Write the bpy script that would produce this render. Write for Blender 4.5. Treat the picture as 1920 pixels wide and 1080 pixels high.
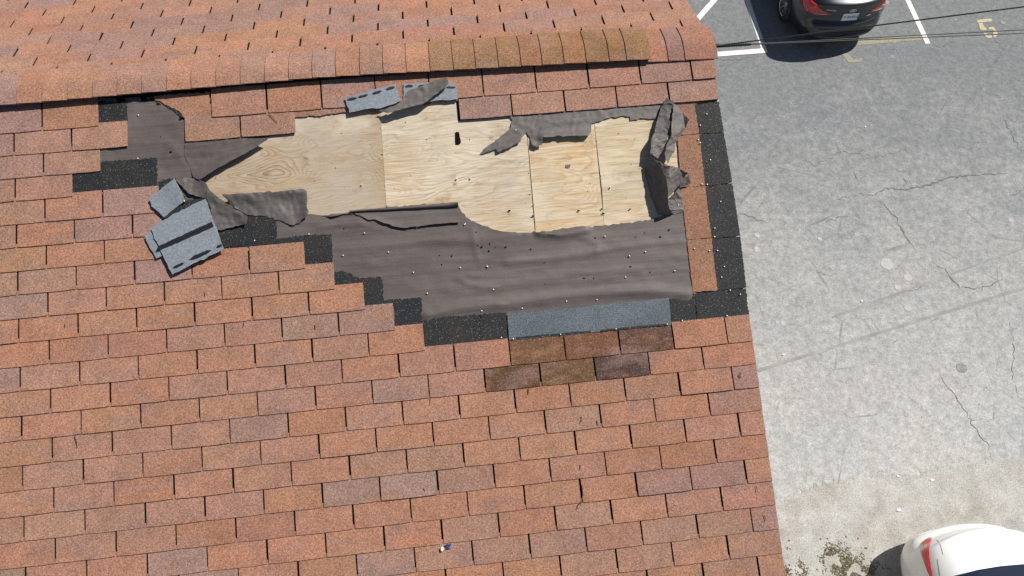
import bpy, bmesh, math, random
from mathutils import Vector, Matrix, noise
from mathutils.geometry import delaunay_2d_cdt
from mathutils.bvhtree import BVHTree
random.seed(7)
scene = bpy.context.scene
for o in list(bpy.data.objects): bpy.data.objects.remove(o)

# ------------------------------------------------------------------ camera
CAM = Vector((-1.43314, -2.97541, 11.0))
RM = Matrix(((0.99339434, -0.09472586, 0.06476654),
             (-0.11323268, -0.90069169, 0.41944348),
             (0.01860254, -0.42400647, -0.90546809)))       # columns: right, down, forward
FPX = 1360.0
ZR = 11.0 - 3.21093                                          # height of the ridge
cd = bpy.data.cameras.new("camera"); cam = bpy.data.objects.new("camera", cd)
scene.collection.objects.link(cam)
cd.sensor_width = 36; cd.lens = FPX / 1920 * 36
cd.clip_start = .05; cd.clip_end = 2000
cam.matrix_world = Matrix.Translation(CAM) @ Matrix((
    (RM[0][0], -RM[0][1], -RM[0][2]), (RM[1][0], -RM[1][1], -RM[1][2]), (RM[2][0], -RM[2][1], -RM[2][2]))).to_4x4()
scene.camera = cam

# ------------------------------------------------------------------ light
SUN = Vector((.70, .34, 1.0)).normalized()                   # direction towards the sun
w = bpy.data.worlds.new("World"); scene.world = w; w.use_nodes = True
wn = w.node_tree; wn.nodes.clear()
sky = wn.nodes.new('ShaderNodeTexSky'); sky.sky_type = 'NISHITA'; sky.sun_disc = False
sky.sun_elevation = math.asin(SUN.z); sky.sun_rotation = math.atan2(SUN.x, SUN.y)
sky.air_density = 1.0; sky.dust_density = .7; sky.ozone_density = 1.0
bg = wn.nodes.new('ShaderNodeBackground'); bg.inputs[1].default_value = .05
wo = wn.nodes.new('ShaderNodeOutputWorld')
wn.links.new(sky.outputs[0], bg.inputs[0]); wn.links.new(bg.outputs[0], wo.inputs[0])
sd = bpy.data.lights.new("sun", 'SUN'); sd.energy = 5.0; sd.angle = math.radians(.53); sd.color = (1, .955, .89)
sun = bpy.data.objects.new("sun", sd); scene.collection.objects.link(sun)
sun.matrix_world = Matrix.Translation((6, 6, 20)) @ SUN.to_track_quat('Z', 'Y').to_matrix().to_4x4()
scene.view_settings.view_transform = 'Standard'; scene.view_settings.look = 'None'
scene.view_settings.exposure = .24; scene.view_settings.gamma = 1
scene.view_settings.use_curve_mapping = False

# ------------------------------------------------------------------ object helpers
COL = scene.collection
WM = {}                                                       # world matrices by object name
def link(o, parent, M):
    COL.objects.link(o)
    WM[o.name] = M.copy()
    if parent:
        o.parent = parent; o.matrix_basis = WM[parent.name].inverted() @ M
    else: o.matrix_basis = M
    return o
def props(o, label=None, cat=None, group=None, kind=None):
    if label: o['label'] = label
    if cat: o['category'] = cat
    if group: o['group'] = group
    if kind: o['kind'] = kind
    return o
I4 = Matrix.Identity(4)
def empty(name, loc, **k):
    o = bpy.data.objects.new(name, None); o.empty_display_size = .2
    link(o, None, Matrix.Translation(loc)); return props(o, **k)
def mobj(name, me, parent=None, M=I4, **k):
    o = bpy.data.objects.new(name, me); link(o, parent, M); return props(o, **k)
def mesh(name, verts, faces, mat=None, smooth=False):
    me = bpy.data.meshes.new(name); me.from_pydata([tuple(v) for v in verts], [], faces)
    if mat: me.materials.append(mat)
    if smooth: me.polygons.foreach_set('use_smooth', [True] * len(me.polygons))
    me.update(); return me
def box_vf(x0, x1, y0, y1, z0, z1):
    v = [(x0, y0, z0), (x1, y0, z0), (x1, y1, z0), (x0, y1, z0), (x0, y0, z1), (x1, y0, z1), (x1, y1, z1), (x0, y1, z1)]
    return v, [(3, 2, 1, 0), (4, 5, 6, 7), (0, 1, 5, 4), (1, 2, 6, 5), (2, 3, 7, 6), (3, 0, 4, 7)]
class MB:
    def __init__(s): s.v = []; s.f = []
    def add(s, v, f, M=None):
        n = len(s.v); s.v += [(M @ Vector(p)) if M else Vector(p) for p in v]; s.f += [tuple(i + n for i in q) for q in f]
    def box(s, *a, M=None): s.add(*box_vf(*a), M=M)
    def tube(s, pts, r, seg=8, caps=True):
        pts = [Vector(p) for p in pts]; n = len(pts); vs = []; fs = []
        rr = r if isinstance(r, (list, tuple)) else [r] * n
        up = Vector((0.13, .21, 1))
        for i, p in enumerate(pts):
            t = (pts[min(i + 1, n - 1)] - pts[max(i - 1, 0)]).normalized()
            a = t.cross(up).normalized(); b = t.cross(a)
            for k in range(seg):
                q = 2 * math.pi * k / seg
                vs.append(p + rr[i] * (a * math.cos(q) + b * math.sin(q)))
        for i in range(n - 1):
            for k in range(seg):
                fs.append((i * seg + k, i * seg + (k + 1) % seg, (i + 1) * seg + (k + 1) % seg, (i + 1) * seg + k))
        if caps: fs.append(tuple(range(seg))); fs.append(tuple(range(n * seg - 1, (n - 1) * seg - 1, -1)))
        s.add(vs, fs)
    def mesh(s, name, mat, smooth=False): return mesh(name, s.v, s.f, mat, smooth)
def fixn(me):
    bm = bmesh.new(); bm.from_mesh(me); bmesh.ops.recalc_face_normals(bm, faces=bm.faces); bm.to_mesh(me); bm.free(); return me

# ------------------------------------------------------------------ photo rays -> real surfaces
def ray(px, py):
    d = RM @ Vector(((px - 960) / FPX, (py - 540) / FPX, 1)); return d.normalized()
PIT = math.radians(18.5); CP, SP = math.cos(PIT), math.sin(PIT)
MF = Matrix(((1, 0, 0, 0), (0, CP, -SP, 0), (0, SP, CP, ZR), (0, 0, 0, 1)))      # front slope: u along ridge, w up slope, n out
MBK = Matrix(((-1, 0, 0, 0), (0, -CP, SP, 0), (0, SP, CP, ZR), (0, 0, 0, 1)))    # back slope: -u, w up slope, n out
MFI = MF.inverted()
def rf(px, py, n=0.0):
    """photo pixel -> (u, w, n) on the plane n above the front slope"""
    o = MFI @ CAM; d = MFI.to_3x3() @ ray(px, py)
    return o + d * ((n - o.z) / d.z)
def gp(px, py, z=0.0):
    d = ray(px, py); return CAM + d * ((z - CAM.z) / d.z)
def project(p):
    q = RM.transposed() @ (Vector(p) - CAM); return 960 + FPX * q.x / q.z, 540 + FPX * q.y / q.z

# ------------------------------------------------------------------ materials
class NT:
    def __init__(s, name, rough=.8, spec=.3):
        s.m = bpy.data.materials.new(name); s.m.use_nodes = True; s.t = s.m.node_tree; s.n = s.t.nodes
        s.b = s.n['Principled BSDF']; s.b.inputs['Roughness'].default_value = rough
        s.b.inputs['Specular IOR Level'].default_value = spec
    def new(s, ty, **k):
        n = s.n.new(ty)
        for a, v in k.items(): setattr(n, a, v)
        return n
    def L(s, a, b): s.t.links.new(a, b)
    def pos(s): return s.new('ShaderNodeNewGeometry').outputs['Position']
    def obj(s): return s.new('ShaderNodeTexCoord').outputs['Object']
    def map(s, vec, sc=(1, 1, 1), loc=(0, 0, 0), rot=(0, 0, 0)):
        n = s.new('ShaderNodeMapping'); s.L(vec, n.inputs[0])
        n.inputs['Scale'].default_value = sc; n.inputs['Location'].default_value = loc; n.inputs['Rotation'].default_value = rot
        return n.outputs[0]
    def noise(s, vec, scale, detail=2, rough=.5, dist=0):
        n = s.new('ShaderNodeTexNoise'); s.L(vec, n.inputs['Vector'])
        n.inputs['Scale'].default_value = scale; n.inputs['Detail'].default_value = detail
        n.inputs['Roughness'].default_value = rough; n.inputs['Distortion'].default_value = dist
        return n.outputs['Fac']
    def vor(s, vec, scale, feat='F1'):
        n = s.new('ShaderNodeTexVoronoi', feature=feat); s.L(vec, n.inputs['Vector']); n.inputs['Scale'].default_value = scale
        return n
    def ramp(s, fac, stops, interp='LINEAR'):
        n = s.new('ShaderNodeValToRGB'); s.L(fac, n.inputs[0]); r = n.color_ramp; r.interpolation = interp
        while len(r.elements) < len(stops): r.elements.new(.5)
        for e, (p, c) in zip(r.elements, stops):
            e.position = p; e.color = (c, c, c, 1) if isinstance(c, (int, float)) else (*c, 1)
        return n.outputs[0]
    def math(s, op, a, b=None, c=None, clamp=False):
        n = s.new('ShaderNodeMath', operation=op, use_clamp=clamp)
        for i, x in enumerate((a, b, c)):
            if x is None: continue
            if isinstance(x, (int, float)): n.inputs[i].default_value = x
            else: s.L(x, n.inputs[i])
        return n.outputs[0]
    def mix(s, fac, a, b, blend='MIX'):
        n = s.new('ShaderNodeMix', data_type='RGBA', blend_type=blend)
        for i, x in ((0, fac), (6, a), (7, b)):
            if isinstance(x, (int, float)): n.inputs[i].default_value = x if i == 0 else (x, x, x, 1)
            elif isinstance(x, tuple): n.inputs[i].default_value = (*x, 1)
            else: s.L(x, n.inputs[i])
        return n.outputs[2]
    def sep(s, vec):
        n = s.new('ShaderNodeSeparateXYZ'); s.L(vec, n.inputs[0]); return n.outputs
    def color(s, c):
        if isinstance(c, tuple): s.b.inputs['Base Color'].default_value = (*c, 1)
        else: s.L(c, s.b.inputs['Base Color'])
    def bump(s, h, strength=.3, dist=.002):
        n = s.new('ShaderNodeBump'); n.inputs['Strength'].default_value = strength; n.inputs['Distance'].default_value = dist
        s.L(h, n.inputs['Height']); s.L(n.outputs[0], s.b.inputs['Normal'])
def plain(name, c, rough=.5, metal=0, spec=.5, coat=0):
    t = NT(name, rough, spec); t.color(c); t.b.inputs['Metallic'].default_value = metal
    t.b.inputs['Coat Weight'].default_value = coat; t.b.inputs['Coat Roughness'].default_value = .04
    return t.m
def granules(t, base):
    """mineral granules: speckle of light and dark grains over a base colour"""
    p = t.pos()
    g = t.noise(p, 210, 1.5, .7); g2 = t.noise(p, 95, 1, .5)
    k = t.ramp(g, [(.3, .5), (.46, .92), (.56, 1.06), (.72, 1.6)])
    k2 = t.ramp(g2, [(.3, .8), (.7, 1.22)])
    c = t.mix(1, base, k, 'MULTIPLY'); c = t.mix(1, c, k2, 'MULTIPLY')
    hue = t.noise(p, 160, 0, .5)
    c = t.mix(t.ramp(hue, [(.62, 0), (.78, .35)]), c, (.42, .32, .25))
    return c, g
def shingle_mat(name, stuff=False):
    t = NT(name, .92, .2)
    if stuff:
        a = t.new('ShaderNodeAttribute', attribute_name='tint'); base = a.outputs['Color']
    else: base = t.new('ShaderNodeObjectInfo').outputs['Color']
    p = t.pos()
    bl = t.noise(t.map(p, (1.6, 4, 4)), 2.4, 3, .6)
    m1 = t.mix(t.ramp(bl, [(.50, 0), (.68, .6)]), base, (.252, .154, .130))
    m1 = t.mix(t.ramp(bl, [(.32, .5), (.45, 0)]), m1, (.316, .156, .098))
    dirt = t.noise(p, 9, 4, .65)
    m1 = t.mix(1, m1, t.ramp(dirt, [(.3, .84), (.55, 1.02), (.75, 1.1)]), 'MULTIPLY')
    c, g = granules(t, m1); t.color(c); t.bump(g, .5, .0025)
    return t.m
M_SH = shingle_mat('shingle_granules'); M_SHS = shingle_mat('shingle_granules_far', True)
def black_mat():
    t = NT('black_headlap_granules', .75, .4); p = t.pos()
    g = t.noise(p, 230, 1, .6); sp = t.noise(p, 150, 0, .5); big = t.noise(p, 7, 3, .6); sp2 = t.noise(p, 75, 0, .5)
    c = t.mix(t.ramp(big, [(.35, 0), (.65, 1)]), (.0085, .010, .0135), (.017, .016, .014))
    c = t.mix(1, c, t.ramp(g, [(.3, .3), (.5, .85), (.7, 2.1)]), 'MULTIPLY')
    c = t.mix(t.ramp(sp, [(.68, 0), (.78, .6)]), c, (.17, .18, .17))
    c = t.mix(t.ramp(sp2, [(.80, 0), (.84, .45)]), c, (.10, .16, .10))
    t.color(c); t.bump(g, .6, .003); return t.m
M_BLK = black_mat()
def felt_mat(name, c0, c1):
    t = NT(name, .62, .4); p = t.pos()
    st = t.noise(t.map(p, (2.2, 46, 46), rot=(0, 0, -.03)), 1, 4, .65); fi = t.noise(p, 260, 1, .5); bg_ = t.noise(p, 3.2, 4, .6)
    k = t.math('MULTIPLY_ADD', st, .55, t.math('MULTIPLY', bg_, .5))
    c = t.mix(t.ramp(k, [(.36, 0), (.68, 1)]), c0, c1)
    c = t.mix(1, c, t.ramp(fi, [(.3, .8), (.7, 1.2)]), 'MULTIPLY')
    sc = t.noise(t.map(p, (9, 160, 160), rot=(0, 0, .5)), 1, 2, .5)
    c = t.mix(t.ramp(sc, [(.70, 0), (.78, .3)]), c, (.25, .24, .23))
    t.color(c); t.bump(t.math('ADD', st, t.math('MULTIPLY', fi, .25)), .35, .004); return t.m
M_FELT = felt_mat('asphalt_felt', (.074, .059, .055), (.124, .104, .097))
M_FELT2 = felt_mat('asphalt_felt_underside', (.090, .080, .075), (.140, .124, .116))
def wood_mat(name, pale, grain, deep, gs, seed, weather):
    t = NT(name, .78, .22); p = t.obj()
    q = t.map(p, (1, 1, 1), (seed * 3.1, seed * 1.7, seed))
    wob = t.noise(t.map(q, (6, 16, 1)), 1, 3, .6)
    lo = t.math('ADD', t.noise(t.map(q, (1.3, 4.6, 1)), 1.15, 1.5, .45, .5), t.math('MULTIPLY', wob, .035))   # cathedral figure: contour lines of a stretched field
    cont = t.math('FRACT', t.math('MULTIPLY', lo, gs))
    line = t.ramp(cont, [(0, .05), (.10, 1), (.26, .55), (.6, .12), (.9, 0), (1, .05)])
    fib = t.noise(t.map(q, (7, 190, 1)), 1, 4, .75); fib2 = t.noise(t.map(q, (2.4, 55, 1)), 1, 4, .65)
    patch = t.noise(t.map(q, (1.5, 3, 1)), 2.2, 3, .6)
    c = t.mix(t.math('MULTIPLY', line, t.ramp(patch, [(.32, .25), (.62, 1)])), pale, grain)
    c = t.mix(t.ramp(t.math('MULTIPLY', fib2, t.noise(q, 3.1, 3, .6)), [(.22, 0), (.36, .85)]), c, deep)
    c = t.mix(1, c, t.ramp(fib, [(.30, .42), (.44, .92), (.55, 1.03), (.72, 1.2)]), 'MULTIPLY')
    wg = t.noise(q, 2.6, 5, .65)
    c = t.mix(t.math('MULTIPLY', t.ramp(wg, [(.36, 0), (.62, 1)]), weather), c, t.mix(fib, (.32, .28, .225), (.50, .44, .355)))
    bl = t.noise(t.map(q, (1, 1.6, 1), (2, 7, 1)), 2.0, 4, .6)
    c = t.mix(t.ramp(bl, [(.54, 0), (.72, .5)]), c, (.66, .60, .50))
    st = t.noise(t.map(q, (1, 1.3, 1), (5, 1, 3)), 5.5, 5, .7)
    c = t.mix(t.ramp(st, [(.58, 0), (.72, .65)]), c, (.24, .17, .105))
    speck = t.noise(t.map(q, (22, 90, 1)), 1, 2, .6)
    c = t.mix(t.ramp(speck, [(.70, 0), (.76, .7)]), c, (.12, .085, .055))
    kv = t.vor(t.map(q, (1, 1.5, 1)), 4.3).outputs['Distance']
    c = t.mix(t.ramp(kv, [(.022, .85), (.04, .5), (.09, 0)]), c, (.24, .13, .065))
    t.color(c); t.bump(fib, .35, .003); return t.m
M_WOOD = [wood_mat('plywood_weathered_grey', (.43, .335, .225), (.15, .095, .052), (.33, .195, .085), 30, 1.0, .68),
          wood_mat('plywood_pale', (.61, .525, .40), (.36, .28, .19), (.47, .34, .19), 26, 2.3, .5),
          wood_mat('plywood_yellow', (.62, .515, .36), (.46, .285, .13), (.51, .34, .16), 17, 3.7, .35),
          wood_mat('plywood_straw', (.61, .52, .375), (.39, .27, .165), (.49, .35, .18), 9, 5.1, .38)]
def back_mat():
    t = NT('shingle_underside_sanded', .62, .45); p = t.pos()
    a = t.noise(p, 70, 3, .7, .4); b = t.noise(p, 320, 1, .5)
    c = t.mix(t.ramp(a, [(.32, 0), (.68, 1)]), (.145, .165, .19), (.235, .265, .30))
    c = t.mix(1, c, t.ramp(b, [(.3, .82), (.7, 1.18)]), 'MULTIPLY')
    t.color(c); t.bump(t.math('ADD', a, t.math('MULTIPLY', b, .3)), .55, .0035); return t.m
M_BACK = back_mat()
M_TAR = plain('tar_sealant', (.012, .012, .014), .45)
def blue_mat():
    t = NT('starter_blue_granules', .85, .3); p = t.pos(); g = t.noise(p, 220, 1.5, .7)
    c = t.mix(1, (.098, .115, .131), t.ramp(g, [(.3, .4), (.5, 1), (.7, 1.9)]), 'MULTIPLY')
    bl = t.noise(t.map(p, (1, 3, 3)), 4, 2); c = t.mix(1, c, t.ramp(bl, [(.3, .85), (.7, 1.12)]), 'MULTIPLY')
    t.color(c); t.bump(g, .5, .0025); return t.m
M_BLUE = blue_mat()
M_VENT = plain('vent_black', (.006, .006, .006), .9, spec=.1)
M_NAIL = plain('nail_metal', (.62, .60, .56), .35, .55)
M_HOLE = plain('hole_dark', (.008, .007, .006), .95, spec=.05)
M_TRIM = plain('painted_trim', (.62, .60, .55), .55)
def siding():
    t = NT('wall_render', .85, .2); p = t.pos(); a = t.noise(p, 6, 5, .6)
    t.color(t.mix(t.ramp(a, [(.3, 0), (.7, 1)]), (.42, .37, .31), (.52, .47, .40))); t.bump(t.noise(p, 90, 3), .3, .004); return t.m
M_WALL = siding()
def ground_mat():
    t = NT('worn_asphalt', .9, .25); p = t.pos(); x, y, z = t.sep(p)
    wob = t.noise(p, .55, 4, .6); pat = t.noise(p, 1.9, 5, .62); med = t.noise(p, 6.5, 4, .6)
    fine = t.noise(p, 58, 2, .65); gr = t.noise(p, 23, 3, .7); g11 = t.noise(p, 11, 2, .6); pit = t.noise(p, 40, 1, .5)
    # tone runs from dark at the far side to pale nearby, mottled by noise
    paleness = t.math('ADD', t.math('MULTIPLY', y, -.115), t.math('MULTIPLY_ADD', wob, .42, t.math('MULTIPLY_ADD', pat, .5, t.math('MULTIPLY', med, .42))))
    k = t.ramp(paleness, [(-0.0, .02), (.16, .18), (.42, .52), (.90, 1)])
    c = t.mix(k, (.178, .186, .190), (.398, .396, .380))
    c = t.mix(1, c, t.ramp(med, [(.28, .88), (.5, 1), (.75, 1.09)]), 'MULTIPLY')
    blue = t.ramp(t.noise(t.map(p, loc=(9, 3, 0)), .8, 3, .55), [(.5, 0), (.68, .26)])
    c = t.mix(blue, c, t.mix(1, c, (.78, .86, .96), 'MULTIPLY'))
    sp = t.ramp(fine, [(.30, .70), (.46, .95), (.56, 1.04), (.72, 1.32)])
    c = t.mix(1, c, sp, 'MULTIPLY')
    c = t.mix(1, c, t.ramp(gr, [(.30, .84), (.5, 1), (.7, 1.17)]), 'MULTIPLY')
    c = t.mix(1, c, t.ramp(g11, [(.32, .88), (.68, 1.12)]), 'MULTIPLY')
    spots = t.vor(t.map(p, loc=(3.3, 1.7, 0)), 1.25).outputs['Distance']
    c = t.mix(t.ramp(spots, [(.045, .45), (.085, 0)]), c, (.50, .49, .46))
    c = t.mix(t.ramp(pit, [(.71, 0), (.78, .5)]), c, (.07, .07, .068))
    vein = t.vor(t.mix(.12, p, t.new('ShaderNodeTexNoise').outputs['Color'], 'ADD'), .9, 'DISTANCE_TO_EDGE').outputs['Distance']
    c = t.mix(t.math('MULTIPLY', t.ramp(vein, [(.004, .5), (.014, 0)]), t.ramp(pat, [(.5, 0), (.62, 1)])), c, (.10, .10, .10))
    t.color(c); t.bump(t.math('ADD', fine, t.math('MULTIPLY', gr, 1.5)), .45, .008); return t.m
def concrete_mat():
    t = NT('old_concrete', .92, .2); p = t.pos()
    a = t.noise(p, .9, 5, .62); b = t.noise(p, 4.2, 5, .65); f = t.noise(p, 55, 2, .65); st = t.noise(t.map(p, (1, 1, 1), (4, 2, 0)), 1.6, 5, .68)
    c = t.mix(t.ramp(a, [(.35, 0), (.65, 1)]), (.355, .342, .312), (.42, .412, .39))
    c = t.mix(t.ramp(st, [(.50, 0), (.72, .75)]), c, (.26, .222, .18))
    c = t.mix(1, c, t.ramp(b, [(.3, .84), (.7, 1.12)]), 'MULTIPLY')
    c = t.mix(1, c, t.ramp(f, [(.3, .66), (.48, .96), (.56, 1.05), (.72, 1.3)]), 'MULTIPLY')
    t.color(c); t.bump(f, .4, .006); return t.m
def paint_mat(name, col, under, lo, hi):
    t = NT(name, .75, .35); p = t.pos()
    a = t.noise(p, 16, 5, .7); f = t.noise(p, 70, 2, .6)
    c = t.mix(t.ramp(t.math('MULTIPLY_ADD', f, .35, t.math('MULTIPLY', a, .75)), [(lo, 0), (hi, 1)]), under, col)
    c = t.mix(1, c, t.ramp(f, [(.3, .85), (.7, 1.1)]), 'MULTIPLY'); t.color(c); return t.m
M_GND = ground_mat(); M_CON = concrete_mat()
M_WHITE = paint_mat('white_line_paint', (.72, .70, .66), (.2, .2, .19), .36, .46)
M_YEL = paint_mat('yellow_paint_worn', (.46, .41, .24), (.15, .15, .14), .36, .52)
M_YEL2 = paint_mat('yellow_paint_faded', (.30, .275, .185), (.16, .162, .16), .40, .60)
M_CRACK = plain('crack_dark', (.155, .153, .148), .95, spec=.1)
def faint_line_mat():
    t = NT('faint_line', .9, .2); p = t.pos(); f = t.noise(p, 55, 2, .6); a = t.noise(p, 3, 3)
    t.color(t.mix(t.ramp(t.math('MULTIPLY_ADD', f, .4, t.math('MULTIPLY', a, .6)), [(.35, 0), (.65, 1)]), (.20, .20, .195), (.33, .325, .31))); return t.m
M_FAINT = faint_line_mat()
def moss_mat():
    t = NT('moss', .95, .1); p = t.pos(); f = t.noise(p, 30, 3, .6)
    t.color(t.mix(t.ramp(f, [(.35, 0), (.65, 1)]), (.12, .105, .065), (.22, .195, .13))); return t.m
M_MOSS = moss_mat()
M_TWIG = plain('dry_twig', (.10, .055, .03), .85)
M_CABLE = plain('cable_rubber', (.012, .013, .016), .5)

# ------------------------------------------------------------------ ground
v, f = [(-160, -160, 0), (160, -160, 0), (160, 160, 0), (-160, 160, 0)], [(0, 1, 2, 3)]
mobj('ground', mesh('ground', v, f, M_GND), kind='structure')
def flat(name, polys, mat, z, thick=0.0, **k):
    mb = MB()
    for P in polys: mb.add([Vector((p[0], p[1], z)) for p in P], [tuple(range(len(P)))])
    me = mesh(name, mb.v, mb.f, mat)
    for p in me.polygons:
        if p.normal.z < 0: p.flip()
    return mobj(name, me, **k)
def wavy(a, b, n, amp, seed):
    r = random.Random(seed); a = Vector(a); b = Vector(b); d = (b - a).normalized(); s = Vector((-d.y, d.x))
    return [a.lerp(b, i / n) + s * (amp * (r.random() - .5) + amp * 1.5 * noise.noise((a.lerp(b, i / n) * 1.3).to_3d())) for i in range(n + 1)]
e0 = gp(1470, 935).xy; e1 = gp(1560, 903).xy; e2 = gp(1700, 888).xy; e3 = gp(1850, 868).xy; e4 = gp(1925, 862).xy
edge = wavy((e0.x - 14, e0.y - .6), e0, 60, .05, 1) + wavy(e0, e1, 26, .10, 1)[1:] + wavy(e1, e2, 40, .09, 2)[1:] + wavy(e2, e3, 40, .08, 3)[1:] + wavy(e3, (e4.x + 14, e4.y + .8), 60, .05, 4)[1:]
con = [tuple(p) for p in edge] + [(edge[-1].x, -40), (edge[0].x, -40)]
flat('concrete_pavement', [con], M_CON, .004, kind='structure')

def line_poly(pa, pb, wid):
    a, b = Vector(pa).xy, Vector(pb).xy; d = (b - a).normalized(); s = Vector((-d.y, d.x)) * wid / 2
    return [a - s, b - s, b + s, a + s]
xl = gp(1437, 92).x; xr = gp(1739, 80).x; yb = gp(1437, 95).y; yr = gp(1741, 82).y
LW = .105
flat('parking_line', [[(xl - LW, yb), (xl, yb), (xl, yb + 5.2), (xl - LW, yb + 5.2)]], M_WHITE, .004, kind='structure')
flat('parking_line', [[(xr - LW / 2, yr), (xr + LW / 2, yr), (xr + LW / 2, yr + 5.2), (xr - LW / 2, yr + 5.2)]], M_WHITE, .004, kind='structure')
ya = gp(1345, 102).y
flat('parking_line', [[(xl - 3.2, ya - .06), (xl - .002, ya - .06), (xl - .002, ya + .06), (xl - 3.2, ya + .06)]], M_WHITE, .008, kind='structure')
g1, g2 = gp(1313, 30), gp(1350, -12)
dd = (g2 - g1).normalized()
flat('parking_line', [line_poly(g1 - dd * 1.5, g2 + dd * 1.0, .11)], M_WHITE, .004, kind='structure')
# further stall lines to the right, same pitch
for k in (1, 2):
    X = xr + k * (xr - xl)
    flat('parking_line', [[(X - LW / 2, yr), (X + LW / 2, yr), (X + LW / 2, yr + 5.2), (X - LW / 2, yr + 5.2)]], M_WHITE, .004, kind='structure')
y1a, y1b = gp(1600, 86).y, gp(1600, 76).y
flat('faded_line', [[(xl + 1.2, y1a), (xr - LW / 2 - .01, y1a + .02), (xr - LW / 2 - .01, y1b + .02), (xl + 1.2, y1b)]], M_YEL2, .004, kind='structure')
gxy = lambda P: [tuple(gp(*p).xy) for p in P]
flat('faded_stall_number', [gxy([(1578, 101), (1590, 100), (1600, 112), (1616, 110), (1617, 116), (1590, 117)])], M_YEL2, .004, kind='structure')
five = [[(1830.5, 37.5), (1858, 35), (1860.5, 40), (1833, 43)],
        [(1834.5, 43.6), (1841.5, 43), (1846, 51.5), (1850, 53), (1849, 57), (1838, 56)],
        [(1854.5, 51), (1862, 50.5), (1867, 55), (1864.5, 58), (1858, 55), (1853, 55.5)],
        [(1862.5, 58.5), (1868, 57), (1870.5, 63), (1869, 68), (1863, 70), (1861.5, 65)],
        [(1844, 62.5), (1849.5, 62), (1853, 66), (1859, 66.5), (1860, 71), (1853, 71.5), (1847, 68)]]
flat('stall_number', [gxy(P) for P in five], M_YEL, .004, kind='structure')

# cracks, faint straight lines and moss
def crack_poly(px, w0, seed, jit=.035, step=.05):
    r = random.Random(seed); P = [gp(*p).xy for p in px]; pts = []
    for a, b in zip(P, P[1:]):
        n = max(1, int((b - a).length / step))
        for i in range(n): pts.append(a.lerp(b, i / n))
    pts.append(P[-1]); out = []; N = len(pts); L = []; Rr = []
    for i, p in enumerate(pts):
        d = (pts[min(i + 1, N - 1)] - pts[max(0, i - 1)]).normalized(); s = Vector((-d.y, d.x))
        q = p + s * jit * (r.random() - .5) * 2
        k = w0 * .8 * (.15 + 1.1 * r.random() * (.5 + abs(noise.noise((p * 4).to_3d())) * 1.6)) * min(1, 3 * i / N + .15, 3 * (N - 1 - i) / N + .15)
        L.append(q + s * k / 2); Rr.append(q - s * k / 2)
    return [[L[i], L[i + 1], Rr[i + 1], Rr[i]] for i in range(N - 1)]
cr = []
cr += crack_poly([(1615, 366), (1640, 366), (1660, 353), (1700, 355), (1740, 348), (1780, 332), (1840, 328), (1890, 325)], .055, 1, .02)
cr += crack_poly([(1565, 375), (1600, 365), (1630, 367)], .02, 21)
cr += crack_poly([(1648, 376), (1680, 410), (1700, 445), (1712, 468)], .035, 2, .04)
cr += crack_poly([(1740, 487), (1765, 500), (1782, 522), (1800, 540), (1840, 542), (1885, 524)], .03, 3)
cr += crack_poly([(1875, 508), (1882, 520)], .025, 4); cr += crack_poly([(1550, 416), (1590, 404)], .02, 5)
cr += crack_poly([(1380, 394), (1420, 412), (1440, 420)], .02, 6); cr += crack_poly([(1890, 370), (1920, 352)], .03, 7)
cr += crack_poly([(1745, 682), (1775, 720), (1795, 745), (1825, 800), (1850, 830), (1862, 865)], .018, 8, .03)
cr += crack_poly([(1895, 600), (1902, 660), (1898, 700), (1905, 730), (1918, 755)], .018, 9, .03)
cr += crack_poly([(1880, 220), (1900, 260), (1915, 285)], .02, 10); cr += crack_poly([(1500, 295), (1530, 310), (1575, 285), (1640, 295), (1700, 280)], .015, 11)
cr += crack_poly([(1858, 72), (1880, 82)], .018, 12); cr += crack_poly([(1345, 112), (1375, 113), (1410, 108)], .03, 13, .02)
cr += crack_poly([(1425, 94), (1416, 104)], .015, 14); cr += crack_poly([(1800, 72), (1770, 85), (1745, 92)], .012, 15)
cr += crack_poly([(1530, 512), (1545, 516), (1570, 514)], .018, 17); cr += crack_poly([(1695, 543), (1710, 545), (1730, 538)], .02, 18)
cr += crack_poly([(1600, 320), (1612, 345)], .015, 19); cr += crack_poly([(1690, 335), (1702, 345)], .02, 20)
flat('pavement_crack', cr, M_CRACK, .0045, kind='stuff')
flat('surface_line', [line_poly(gp(1420, 695), gp(1925, 538), .05), line_poly(gp(1560, 595), gp(1925, 462), .04)], M_FAINT, .0035, kind='structure')  # two straight low-contrast strips, a little darker than the ground around them

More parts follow.
